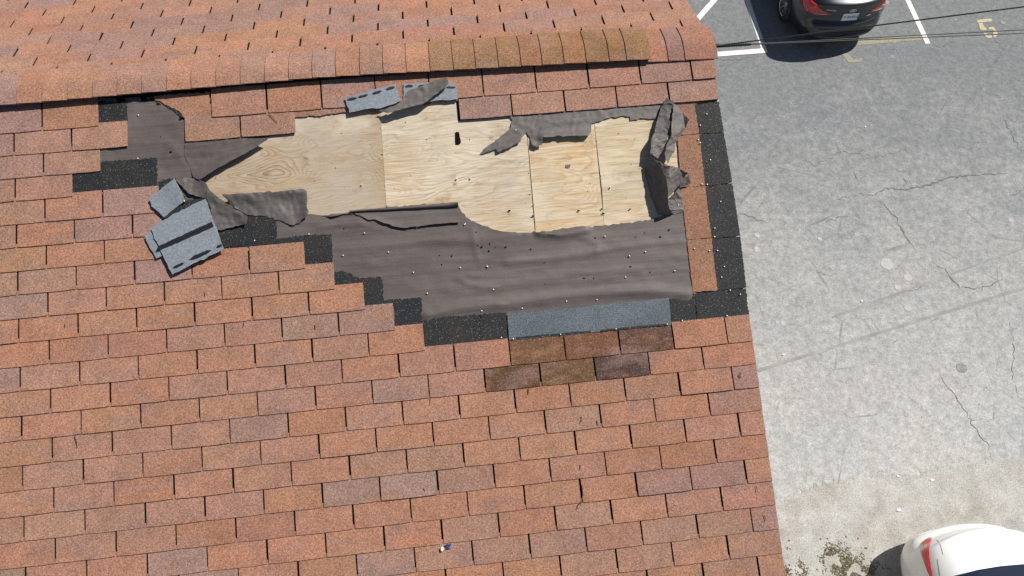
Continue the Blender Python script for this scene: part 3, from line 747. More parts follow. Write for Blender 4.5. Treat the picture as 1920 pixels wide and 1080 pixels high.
# upside-down blue starter strip nailed over the gap
o = sheet('starter_shingle', [(951, 589), (1100, 574), (1254, 558.5), (1259, 606), (1258, 609), (1100, 624), (955, 638)], lambda x, y: -.0015 + .0005 * nz(x, y, .05), M_BLUE, roof, thick=.004, res=30, jag=.25, seed=5, smooth=False, label='blue-grey starter strip nailed between black headlaps')
for k, (a, b) in enumerate([((968, 634), (1030, 628)), ((1033, 628), (1108, 621)), ((1126, 620), (1180, 614.5)), ((1183, 614), (1215, 611)), ((1217, 611), (1252, 608))]):
    sheet('sealant_strip', [(a[0], a[1] - 1.6), (b[0], b[1] - 1.6), (b[0], b[1] + 1.6), (a[0], a[1] + 1.6)], lambda x, y: .0002, M_TAR, o, thick=.0015, res=30, jag=.4, jagstep=4, seed=k, smooth=False)
# torn remains of course -11 under the ridge: ragged strips above bare wood
def ragged(P, col, seed):
    o = sheet('shingle', P, lambda x, y: -.0062 + .0012 * nz(x, y, .1), M_SH, roof, thick=.005, res=30, jag=1.1, jagstep=4, seed=seed, smooth=False); o.color = (*col, 1)
ragged([(551, 205), (600, 201), (652, 197), (654, 205), (648, 210), (628, 213), (610, 215), (596, 217), (580, 216), (566, 219), (552, 220)], (.265, .145, .10), 3)
ragged([(655, 196), (700, 192), (756, 186), (757, 196), (735, 202), (710, 207), (688, 207), (672, 210), (656, 213)], (.27, .14, .09), 4)
ragged([(757, 187), (800, 183), (857, 178), (858, 188), (845, 190), (826, 191), (815, 188), (806, 195), (780, 196), (757, 198)], (.26, .138, .095), 5)
# torn tab beside the upper left gap, with a frayed black tear
ragged([(288, 180), (394, 172), (395, 217.5), (346, 221.5), (341, 213), (330, 206), (318, 199), (304, 192), (291, 188)], (.295, .15, .096), 7)
sheet('shingle_headlap', [(303, 191), (318, 194), (334, 203), (347, 214), (347, 221), (338, 219), (326, 209), (312, 200)], lambda x, y: -.0082, M_BLK, roof, thick=.003, res=20, jag=.9, jagstep=4, seed=31, smooth=False)

# ------------------------------------------------------------------ torn, flipped shingles (loose things lying on the roof)
def loose(P, h, label, seed, marks, group='flipped torn shingles'):
    o = sheet('torn_shingle', P, h, M_BACK, None, thick=.0042, res=8, jag=.55, jagstep=6, seed=seed, smooth=True)
    props(o, label, 'shingle', group)
    for k, mk in enumerate(marks):
        sheet('sealant_strip', mk, lambda x, y: h(x, y) + .0016, M_TAR, o, thick=.0018, res=9, jag=.35, jagstep=4, seed=seed * 7 + k)
    return o
def dash(a, b, w_):
    a, b = Vector(a), Vector(b); d = (b - a); n_ = Vector((-d.y, d.x)).normalized() * w_
    return [a, a.lerp(b, .2) + n_, a.lerp(b, .75) + n_, b, a.lerp(b, .8) - n_, a.lerp(b, .25) - n_]
loose([(646, 184), (742, 156.5), (752, 189), (735, 196), (713, 203), (690, 204), (674, 207), (655, 211)], lambda x, y: .012 + .004 * math.exp(-((x - 690) / 40) ** 2), 'flipped grey shingle tab with four sealant dashes, folded up left of the curled felt', 1,
      [dash((650, 187.5), (670, 183.5), 2.2), dash((671, 182.5), (691, 177.5), 2.2), dash((697, 176), (716, 170.5), 2.4), dash((722.5, 168), (741, 163), 2.4)])
loose([(757, 157), (800, 154.5), (855, 155), (857, 170), (858, 186), (840, 188), (815, 188.5), (800, 190), (757, 188)], lambda x, y: .009, 'flipped grey shingle tab lying under the curled felt strip below the ridge', 2,
      [dash((758.5, 162), (775, 161.3), 2.2), dash((784, 161.5), (797, 160.5), 2), dash((836, 163.5), (854.5, 164), 2)])
loose([(281.7, 432), (290, 428), (322, 500), (307, 478), (293, 484.5), (280, 463), (271.7, 443)], lambda x, y: .012, 'narrow corner of a torn grey shingle peeking out under the largest flipped one', 3, [])
loose([(326.7, 334), (333, 346), (340, 360), (347, 376), (330, 389), (307, 407.5), (299, 399), (291, 392), (284, 387), (279, 374), (300, 356)], lambda x, y: .016 + .012 * math.exp(-(dline((x, y), [(326, 334), (347, 376)]) / 22) ** 2),
      'small torn grey shingle piece with a broken corner above the largest flipped one', 4, [])
loose([(305.5, 408), (330, 388.5), (347, 376.5), (366, 373), (385, 371.5), (386, 378), (340, 400), (318, 410)], lambda x, y: .0135, 'black granule strip of a torn shingle wedged between two flipped grey pieces', 5, [])
bpy.data.objects[[o.name for o in bpy.data.objects if o.name.startswith('torn_shingle')][-1]].data.materials[0] = M_BLK
loose([(385, 373), (393, 394), (401, 416), (410, 440), (419.5, 467), (370, 491), (323, 514.5), (314, 496), (305, 478), (293, 452), (281.7, 427), (330, 399)], lambda x, y: .021 + .006 * math.exp(-(dline((x, y), [(323, 514), (419, 467)]) / 20) ** 2),
      'largest flipped grey shingle with one broad black band lying over intact shingles', 6,
      [[(292, 471), (297, 462), (330, 446), (397, 415.5), (400.5, 425), (345, 450), (303, 468)], dash((323, 503), (346, 492.5), 2.5), dash((354, 487), (397, 468.5), 3.4), dash((405, 464), (417, 459), 2.4)])

# ------------------------------------------------------------------ ridge: vent and caps
def interp(x, T):
    for (a, b), (c, d) in zip(T, T[1:]):
        if x <= c: return b + (d - b) * max(0, (x - a) / (c - a))
    return T[-1][1]
CAPV = [(-10, .115), (-3.65, .107), (-2.16, .085), (-1.2, .105), (-.27, .125), (.2, .133)]
UE = U(1212, 115)
mb = MB()
mb.box(HX0 + .05, UE, -.078, .0, -.012, .009, M=MF); mb.box(-UE, -HX0 - .05, -.10, 0, -.012, .009, M=MBK)
mobj('ridge_vent', mb.mesh('ridge_vent', M_VENT), roof)
def cap_obj(u0, u1, raised, col, k, count):
    prof = []; nn = 10
    tilt = [(u0, .0065), (u1 + .02, -.0005)]                     # left edge laps over its neighbour
    vs = []; 
    for side in (0, 1):
        for (uu, lift) in tilt:
            vf = interp(uu, CAPV) + (rs.uniform(-.0008, .0008)); vbk = .145
            ring = []
            for i in range(nn + 1):
                t = -1 + 2 * i / nn; y = t * (vf if t < 0 else vbk) * CP
                base = ZR - math.sqrt(y * y + .045 ** 2) * math.tan(PIT) + .045 * math.tan(PIT) * .35
                ring.append(Vector((uu, y, base + raised + lift - (.0045 if side else 0))))
            vs.append(ring)
    V = [p for ring in vs for p in ring]; n1 = nn + 1; F = []
    for i in range(nn):
        F.append((i, n1 + i, n1 + i + 1, i + 1)); F.append((2 * n1 + i + 1, 3 * n1 + i + 1, 3 * n1 + i, 2 * n1 + i))
        F.append((i + 1, 2 * n1 + i + 1, 2 * n1 + i, i)); F.append((n1 + i, 3 * n1 + i, 3 * n1 + i + 1, n1 + i + 1))
    F.append((0, 2 * n1, 3 * n1, n1)); F.append((nn, n1 + nn, 3 * n1 + nn, 2 * n1 + nn))
    org = V[0].copy(); me = fixn(mesh('ridge_cap', [q - org for q in V], F, M_SH))
    o = mobj('ridge_cap', me, roof, Matrix.Translation(org)); o.color = (*col, 1); return o
NEWC = [(.235, .128, .062), (.225, .120, .058), (.245, .132, .070), (.215, .115, .057), (.238, .118, .062), (.222, .122, .064), (.245, .125, .062), (.222, .118, .058), (.215, .112, .056)]
edges_px = [(805, 104), (848, 99), (890, 96), (932, 92), (974, 90), (1013, 86), (1054, 84), (1095, 80), (1138, 78), (1170, 76)]
eu = [rf(x, y, .02).x for x, y in edges_px] + [UE]
k = 0
for a, b in zip(eu, eu[1:]):
    cap_obj(a, b, .031, jit(NEWC[k % len(NEWC)], .04), k, 0); k += 1
xx = eu[0]
while xx > -4.9:
    wd = .133 + rs.uniform(-.003, .003); cap_obj(xx - wd, xx, .031 + .004 * noise.noise(Vector((xx * 2, 0, 0))), pick(), k, 0); xx -= wd; k += 1
cap_obj(xx - 4.9, xx, .031, (.30, .14, .085), k, 0)
xx = UE + .004
for wd, col in ((.125, (.31, .145, .09)), (.10, (.235, .13, .105)), (.2, (.28, .135, .095))):
    x1_ = min(xx + wd, HX1 + .004); cap_obj(xx, x1_, .004, col, k, 0); xx = x1_
    if xx >= HX1: break

# ------------------------------------------------------------------ nails and holes
nail_px = [(524, 404), (579, 439), (683, 437), (643, 479), (728, 473), (775, 511), (863, 502), (914, 500), (925, 543), (801, 550), (872, 420), (781, 427), (803, 593), (903, 583), (940, 633),
           (1024, 444), (1134, 443), (1210, 472), (1180, 480), (913, 499), (1173, 520), (1265, 508), (1119, 562), (1062, 565), (1340, 444), (1353, 520), (962, 635.5), (1051, 627), (1155, 617), (1251, 608), (940, 633), (1363, 592), (1279, 601), (1388, 552), (1369, 544), (903, 583), (979, 578),
           (967, 244), (1272, 385), (1313, 235), (1325, 214), (1316, 345), (1326, 346), (1351, 378), (1340, 428), (1144, 351), (871, 421), (678, 346), (856, 335), (882, 334), (259, 216), (258, 297), (1309, 262), (1313, 268), (345, 377), (477, 451), (1332, 300), (1345, 470), (1358, 500), (1330, 470), (1302, 466)]
nm_ = MB()
seg = 8
nv = [(.0042 * math.cos(i * 6.283 / seg), .0042 * math.sin(i * 6.283 / seg), .003) for i in range(seg)] + [(.0046 * math.cos(i * 6.283 / seg), .0046 * math.sin(i * 6.283 / seg), .0012) for i in range(seg)] + [(.0016 * math.cos(i * 6.283 / seg), .0016 * math.sin(i * 6.283 / seg), -.012) for i in range(seg)] + [(0, 0, .0036)]
nf = [(i, (i + 1) % seg, 3 * seg) for i in range(seg)] + [(seg + i, seg + (i + 1) % seg, (i + 1) % seg, i) for i in range(seg)] + [(2 * seg + i, 2 * seg + (i + 1) % seg, seg + (i + 1) % seg, seg + i) for i in range(seg)]
NAIL = mesh('nail', nv, nf, M_NAIL, True)
nrnd = random.Random(3)
for (x, y) in nail_px:
    n0 = .0012 if (945 < x < 1260 and 600 < y < 640) else (-.004 if x > 1300 or (y > 545 and x > 1250) else -.0095)
    if x in (345,): n0 = .03
    p = rf(x, y, n0 + .003)
    mobj('nail', NAIL, roof, MF @ Matrix.Translation(p + Vector((0, 0, -.001))) @ Matrix.Rotation(nrnd.uniform(-.3, .3), 4, 'X') @ Matrix.Rotation(nrnd.uniform(-.3, .3), 4, 'Y'))
hole_px = [(828, 496), (896, 460), (903, 463), (917, 470), (918, 457), (929, 463), (948, 463), (995, 467), (1020, 492), (1022, 532), (1110, 479), (1113, 522), (1153, 555), (1192, 445), (1209, 436), (1238, 444), (1254, 431), (1219, 510), (1095, 522), (1182, 500), (1116, 446),
           (320, 285), (338, 294), (349, 285), (301, 256), (389, 313), (394, 296), (453, 379), (532, 372), (432, 395), (645, 428), (824, 479), (847, 480), (893, 435), (1152, 304), (1183, 308), (1109, 253), (1175, 262), (1190, 261), (1102, 359), (1018, 365), (1128, 392), (1181, 392), (405, 332), (502, 326), (629, 315), (590, 340), (560, 272), (925, 371), (740, 353), (760, 230), (800, 262),
           (1117, 240), (1119, 265), (1126, 330), (1131, 400), (991, 325), (993, 365), (999, 405), (713, 240), (716, 290), (721, 350), (725, 388), (880, 262), (1000, 384), (1060, 345), (1085, 395), (640, 250), (690, 300), (770, 330), (820, 300), (940, 330), (955, 395), (1160, 250), (1200, 300)]
mb = MB(); hr = random.Random(9)
for x, y in hole_px:
    felt = not (y < 380 and x > 420)
    p = rf(x, y, -.0155 if not felt else -.0085); m = 6; r0 = (.0045 if felt else .003) * hr.uniform(.6, 1.3); sx = hr.uniform(.7, 1.9); th = hr.uniform(-.5, .5)
    ring = []
    for i in range(m):
        a, b = r0 * sx * math.cos(i * 6.283 / m), r0 * math.sin(i * 6.283 / m) * hr.uniform(.7, 1.2)
        ring.append((p.x + a * math.cos(th) - b * math.sin(th), p.y + a * math.sin(th) + b * math.cos(th), p.z))
    mb.add(ring, [tuple(range(m))], MF)
mobj('nail_hole', mb.mesh('nail_hole', M_HOLE), roof, kind='stuff')
# ragged rectangular knock-out in the plywood and a scrap of felt
sheet('plywood_hole', [(853, 249), (856, 247), (861, 248), (862, 256), (864, 263), (864, 268), (860, 272), (854, 272), (853, 266)], lambda x, y: DN + .0012, M_HOLE, roof, thick=.001, res=20, smooth=False)
sheet('felt_scrap', [(1060.5, 309), (1070, 308), (1069, 313), (1065, 315), (1061, 314)], lambda x, y: DN + .004, M_FELT2, roof, thick=.002, res=20, smooth=False)

# ------------------------------------------------------------------ small debris on the roof
def stick(pts, r, h=.004):
    P = [rf(x, y, h + .002 * (i % 2)) for i, (x, y) in enumerate(pts)]
    m = MB(); m.tube(P, [r * (1 - .5 * i / len(P)) for i in range(len(P))], 5); org = P[0]
    return mobj('twig', mesh('twig', [q - org for q in m.v], m.f, M_TWIG), None, MF @ Matrix.Translation(org))
tw = [([(140, 817), (143, 828), (145, 840)], .0022, 'thin curved twig lying across a mauve shingle at far left'), ([(504, 212), (512, 220), (520, 230)], .0022, 'pale splinter lying at the joint left of the bare plywood'),
      ([(1091, 910), (1093, 926), (1090, 944)], .0032, 'forked brown twig at a slot in the lower right shingles'), ([(1090, 940), (1084, 948), (1082, 955)], .002, 'short broken twig below the forked one'),
      ([(1090, 781), (1091, 787), (1088, 793)], .002, 'tiny dry needle on the tab right of the dark patched shingles, mid row'), ([(1119, 788), (1121, 797)], .0022, 'short needle two courses below the dark patched tabs, right of centre'), ([(1088, 871), (1089, 880)], .002, 'needle standing alone on a tab above the forked twig'), ([(793, 915), (797, 921)], .002, 'small needle on an orange tab left of the forked twig'), ([(991, 728), (992, 738)], .0025, 'needle at the joint just under the dark patched tabs'),
      ([(1384, 703), (1389, 708), (1388, 697)], .0025, 'small bent twig on the rake end shingle right of the dark patched tabs'), ([(1418, 911), (1420, 922)], .002, 'thin needle near the roof\'s right edge, upper of two'), ([(1433, 967), (1437, 976)], .002, 'lowest thin needle near the roof\'s right edge'),
      ([(590, 609), (592, 618)], .002, 'needle on a tab below the stepped black pieces'), ([(457, 604), (457, 612)], .002, 'needle on a tab left of the roof middle, below the flipped grey shingles'), ([(807, 745), (808, 756)], .002, 'needle just left of the dark patched tabs, one course lower'), ([(384, 548), (384, 555)], .002, 'needle close below the largest flipped grey shingle'), ([(121, 607), (122, 613)], .002, 'needle at the far left of the roof, mid height')]
for P, r, lab in tw:
    o = stick(P, r)
    if lab: props(o, lab, 'twig', 'dry twigs and needles scattered on the shingles')
    else: props(o, 'tiny dry needle lying on the brown shingles', 'twig', 'needles scattered on the shingles')
def scrap(name, P, mat, h=.006, th=.002, **k):
    o = sheet(name, P, lambda x, y: h, mat, None, thick=th, res=20, smooth=False, jag=.2); return props(o, **k)
M_BLUEP = plain('blue_plastic', (.02, .05, .22), .4); M_WSCR = plain('white_scrap', (.75, .74, .70), .6)
scrap('plastic_scrap', [(834, 1022), (838, 1020), (841, 1021), (845, 1019), (846, 1022), (842, 1026), (845, 1029), (840, 1029), (836, 1030), (838, 1025)], M_BLUEP, label='frayed blue plastic scrap on a lower shingle', cat='litter')
scrap('pebble', [(826.5, 1027), (829, 1025), (831.5, 1027), (832, 1031), (829, 1034), (826.5, 1032)], M_WSCR, .012, .01, label='white pebble beside the blue plastic scrap', cat='pebble')
# loose white bits on the pavement
def gscrap(px, py, s, label, name='paper_scrap', seed=0):
    r = random.Random(seed); p = gp(px, py); m = 6
    ring = [(s * math.cos(i * 1.047) * r.uniform(.6, 1.2), s * math.sin(i * 1.047) * r.uniform(.4, .8), 0) for i in range(m)]
    V = ring + [(x * .7, y * .7, s * .35) for x, y, z in ring]
    F = [tuple(range(m, 2 * m))] + [(i, (i + 1) % m, m + (i + 1) % m, m + i) for i in range(m)]
    return mobj(name, mesh(name, V, F, M_WSCR), None, Matrix.Translation((p.x, p.y, .005)), label=label, cat='litter')
gscrap(1685, 957, .055, 'white paper scrap on concrete up from the white sedan', seed=1)
gscrap(1747, 900, .04, 'thin white paper scrap at the edge where asphalt meets concrete', seed=2)
gscrap(1615, 565, .03, 'small white scrap on grey asphalt right of the black rake strip', seed=3)
gscrap(1792, 37, .022, 'tiny white speck on dark asphalt left of the yellow number', seed=4)
gscrap(1622, 238, .022, 'tiny white speck on asphalt below the dark car', seed=5)
gscrap(1468, 665, .03, 'small white speck on asphalt beside the roof edge', seed=6)
gscrap(1683, 893, .035, 'pale stone chip at the concrete edge', 'stone_chip', seed=7)

# ------------------------------------------------------------------ cars
M_GLASS = plain('car_glass', (.012, .018, .04), .06, spec=.6)
M_TYRE = plain('tyre_rubber', (.018, .018, .018), .8); M_RIM = plain('alloy', (.55, .56, .58), .3, .85)
M_DARKP = plain('dark_plastic', (.012, .012, .013), .6); M_CHROME = plain('chrome', (.75, .76, .78), .12, 1)
def lampm(name, c):
    t = NT(name, .12, .6); p = t.obj(); a = t.noise(t.map(p, (6, 6, 30)), 3, 2)
    t.color(t.mix(t.ramp(a, [(.4, 0), (.6, 1)]), tuple(x * .6 for x in c), c)); t.b.inputs['Coat Weight'].default_value = 1; return t.m
M_RED = lampm('red_lens', (.62, .012, .018)); M_CLEAR = lampm('clear_lens', (.55, .5, .48))
SEC = [  # y, zc, wt, zt, wb, zb, wm, zm, wl, zl, zbot, plan curve
    (.00, .56, .40, .555, .56, .53, .60, .49, .56, .42, .38, .16),
    (.005, .63, .44, .625, .66, .60, .71, .52, .66, .36, .31, .20),
    (.05, .685, .46, .675, .70, .65, .79, .54, .74, .30, .25, .24),
    (.085, .72, .48, .71, .70, .69, .808, .56, .765, .28, .22, .25),
    (.10, .88, .50, .87, .70, .80, .815, .62, .775, .27, .21, .25),
    (.105, 1.02, .52, 1.005, .71, .94, .820, .66, .78, .26, .20, .25),
    (.115, 1.052, .54, 1.035, .725, .96, .826, .68, .787, .26, .20, .25),
    (.20, 1.078, .55, 1.063, .745, .97, .846, .68, .82, .26, .20, .21),
    (.38, 1.108, .55, 1.093, .77, .965, .868, .68, .85, .26, .20, .13),
    (.58, 1.14, .56, 1.12, .785, .96, .88, .68, .865, .25, .20, .05),
    (1.05, 1.29, .53, 1.25, .785, .955, .886, .66, .87, .24, .19, .03),
    (1.5, 1.40, .52, 1.36, .785, .945, .886, .64, .87, .23, .18, .02),
    (2.1, 1.435, .53, 1.395, .785, .93, .886, .62, .87, .22, .18, 0),
    (2.7, 1.40, .54, 1.36, .785, .915, .886, .60, .87, .22, .18, 0),
    (3.2, 1.16, .58, 1.12, .785, .90, .886, .60, .87, .22, .18, -.03),
    (3.55, .99, .62, .965, .785, .87, .883, .58, .86, .22, .18, -.06),
    (4.0, .90, .60, .88, .74, .80, .865, .56, .84, .22, .18, -.14),
    (4.3, .80, .52, .78, .68, .70, .80, .50, .78, .22, .19, -.20),
    (4.48, .66, .45, .64, .60, .58, .70, .46, .68, .26, .22, -.22),
    (4.53, .54, .38, .53, .48, .50, .52, .44, .48, .34, .30, -.18)]
def car_body():
    verts = []; faces = []; rings = []
    for (y, zc, wt, zt, wb, zb, wm, zm, wl, zl, zbo, cv_) in SEC:
        half = [(0, zc), (wt * .55, zc - .004), (wt, zt), (wb, zb), (wm, zm), (wl, zl), (wl - .07, zbo), (wl * .5, zbo - .01)]
        ring = [(x, z) for x, z in half] + [(0, zbo - .01)] + [(-x, z) for x, z in reversed(half[1:])]
        ids = []
        for x, z in ring:
            ids.append(len(verts)); verts.append((x, y + cv_ * (x / .88) ** 2, z))
        rings.append(ids)
    n = len(rings[0])
    for a, b in zip(rings, rings[1:]):
        for i in range(n): faces.append((a[i], a[(i + 1) % n], b[(i + 1) % n], b[i]))
    # end caps as quad strips
    for R_, fl in ((rings[0], False), (rings[-1], True)):
        for i in range(1, n // 2 - 0):
            a, b, c, d = R_[i], R_[i + 1] if i + 1 <= n // 2 else R_[n // 2], R_[(n - i - 1) % n], R_[(n - i) % n]
            q = [R_[i - 1], R_[i], R_[(n - i) % n], R_[(n - i + 1) % n]]
            q2 = []
            for z in q:
                if z not in q2: q2.append(z)
            if len(q2) >= 3: faces.append(tuple(q2 if fl else reversed(q2)))
        q = [R_[n // 2 - 1], R_[n // 2], R_[n // 2 + 1]]; faces.append(tuple(q if fl else reversed(q)))
    me = bpy.data.meshes.new('body'); me.from_pydata(verts, [], faces); fixn(me)
    o = bpy.data.objects.new('tmp_body', me); COL.objects.link(o)
    s = o.modifiers.new('s', 'SUBSURF'); s.levels = 3; s.render_levels = 3
    cuts = []
    for yy in (.98, 3.68):
        m = MB(); seg_ = 40
        ring0 = [(-1.2, yy + .345 * math.cos(i * 6.2832 / seg_), .325 + .345 * math.sin(i * 6.2832 / seg_)) for i in range(seg_)]
        for sx0, sx1 in ((.60, 1.2), (-1.2, -.60)):
            A_ = [(sx0, p[1], p[2]) for p in ring0]; B_ = [(sx1, p[1], p[2]) for p in ring0]
            m.add(A_ + B_, [tuple(range(seg_)), tuple(range(2 * seg_ - 1, seg_ - 1, -1))] + [(i, (i + 1) % seg_, seg_ + (i + 1) % seg_, seg_ + i) for i in range(seg_)])
        cme = fixn(m.mesh('cut', None)); co = bpy.data.objects.new('tmp_cut', cme); COL.objects.link(co); cuts.append(co)
        b = o.modifiers.new('b', 'BOOLEAN'); b.operation = 'DIFFERENCE'; b.object = co; b.solver = 'EXACT'
    dg = bpy.context.evaluated_depsgraph_get(); out = bpy.data.meshes.new_from_object(o.evaluated_get(dg))
    for c in cuts: bpy.data.objects.remove(c)
    bpy.data.objects.remove(o); out.name = 'body'
    out.polygons.foreach_set('use_smooth', [True] * len(out.polygons)); out.materials.clear()
    try: out.set_sharp_from_angle(angle=math.radians(42))
    except Exception: pass
    return out
BODY = car_body()
_bm = bmesh.new(); _bm.from_mesh(BODY); BVH = BVHTree.FromBMesh(_bm); _bm.free()
def patch(name, poly, cast, mat, parent, M, off=.006, res=.03, thick=.004, mirror=False, smooth=True, **k):
    """outline in 2-D; cast(x,y) -> (origin, direction) in car space; hits the body and stands `off` proud"""
    pts = []; n = len(poly)
    for i in range(n):
        a, b = Vector(poly[i]), Vector(poly[(i + 1) % n]); m = max(1, int((b - a).length / res))
        for j in range(m): pts.append(a.lerp(b, j / m))
    nb = len(pts); ps = [tuple(p) for p in pts]
    x0, x1 = min(p[0] for p in ps), max(p[0] for p in ps); y0, y1 = min(p[1] for p in ps), max(p[1] for p in ps)
    y = y0 + res * .5
    while y < y1:
        x = x0 + res * .5
        while x < x1:
            if pip((x, y), ps[:nb]) and min((Vector((x, y)) - p).length for p in pts) > res * .5: ps.append((x, y))
            x += res
        y += res
    vo, eo, fo = delaunay_2d_cdt([Vector(p) for p in ps], [(i, (i + 1) % nb) for i in range(nb)], [list(range(nb))], 1, 1e-6)[:3]
    V = []; ok = []
    for q in vo:
        o_, d_ = cast(q.x, q.y); h = BVH.ray_cast(o_, d_)
        if h[0] is None: V.append((Vector((0, 0, 0)), Vector((0, 0, 1)))); ok.append(False)
        else:
            nn = h[1] if h[1].dot(d_) < 0 else -h[1]
            V.append((h[0], nn)); ok.append(True)
    if mirror: V = [(Vector((-p.x, p.y, p.z)), Vector((-q.x, q.y, q.z))) for p, q in V]
    idx = {}; T = []
    F = [t for t in fo if all(ok[i] for i in t)]
    if not F: return None
    A_ = [p + q * off for p, q in V]; B_ = [p + q * (off - thick - .004) for p, q in V]
    F1 = []
    for t in F:
        t = list(t); nrm = (A_[t[1]] - A_[t[0]]).cross(A_[t[2]] - A_[t[0]])
        if nrm.dot(V[t[0]][1]) < 0: t.reverse()
        F1.append(tuple(t))
    E_ = {(t[i], t[(i + 1) % len(t)]) for t in F1 for i in range(len(t))}
    rim = [e for e in E_ if (e[1], e[0]) not in E_]
    N = len(A_); used = sorted({i for t in F1 for i in t}); mp = {i: j for j, i in enumerate(used)}; K = len(used)
    vv_ = [A_[i] for i in used] + [B_[i] for i in used]
    ff_ = [tuple(mp[i] for i in t) for t in F1] + [(mp[b], mp[a], mp[a] + K, mp[b] + K) for a, b in rim]
    me = mesh(name, vv_, ff_, mat); me.polygons.foreach_set('use_smooth', [smooth and i < len(F1) for i in range(len(ff_))])
    return mobj(name, me, parent, M, **k)
def up_cast(x, y): return Vector((x, y, 5)), Vector((0, 0, -1))
def rear_cast(x, z): return Vector((x, -5, z)), Vector((0, 1, 0))
def side_cast(s): return lambda y, z: (Vector((s * 5, y, z)), Vector((-s, 0, 0)))
def front_cast(x, z): return Vector((x, 9, z)), Vector((0, -1, 0))
def strip2(pts, w_):
    L = [Vector(p) for p in pts]; A_ = []; B_ = []
    for i, p in enumerate(L):
        d = (L[min(i + 1, len(L) - 1)] - L[max(i - 1, 0)]).normalized(); n_ = Vector((-d.y, d.x)) * w_ / 2
        A_.append(p + n_); B_.append(p - n_)
    return A_ + B_[::-1]
def lathe(m, prof, seg_=40, M=None):
    n = len(prof); vs = []; fs = []
    for k in range(seg_):
        a = k * 6.28318 / seg_
        for x, r in prof: vs.append((x, r * math.cos(a), r * math.sin(a)))
    for k in range(seg_):
        for i in range(n - 1):
            fs.append((k * n + i, k * n + i + 1, ((k + 1) % seg_) * n + i + 1, ((k + 1) % seg_) * n + i))
    m.add(vs, fs, M)
_m = MB(); lathe(_m, [(.10, .205), (.105, .225), (.095, .29), (.07, .318), (-.07, .318), (-.095, .29), (-.105, .225), (-.10, .205)]); TYRE = fixn(_m.mesh('tyre', M_TYRE, True))
_m = MB(); lathe(_m, [(.098, .214), (.085, .20), (.02, .195), (-.09, .20), (-.095, .21)])
lathe(_m, [(.062, .001), (.066, .035), (.058, .05), (.03, .055)], 20)
for k in range(8):
    a = k * 6.28318 / 8; M_ = Matrix.Rotation(a, 4, 'X')
    _m.add([(.058, .04, -.022), (.058, .04, .022), (.080, .203, .016), (.080, .203, -.016), (.035, .04, -.022), (.035, .04, .022), (.055, .203, .016), (.055, .203, -.016)],
           [(0, 1, 2, 3), (7, 6, 5, 4), (0, 4, 5, 1), (1, 5, 6, 2), (2, 6, 7, 3), (3, 7, 4, 0)], M_)
RIM = fixn(_m.mesh('rim', M_RIM))
_m = MB(); lathe(_m, [(.01, .001), (.012, .19), (-.02, .196)], 32); DISC = fixn(_m.mesh('brake_disc', M_DARKP))
def text_mesh(s, size, extr, mat, name):
    c = bpy.data.curves.new(name, 'FONT'); c.body = s; c.size = size; c.extrude = extr; c.align_x = 'CENTER'; c.align_y = 'CENTER'
    o = bpy.data.objects.new('tmp_text', c); COL.objects.link(o); dg = bpy.context.evaluated_depsgraph_get()
    me = bpy.data.meshes.new_from_object(o.evaluated_get(dg)); bpy.data.objects.remove(o); me.name = name; me.materials.clear(); me.materials.append(mat); return me
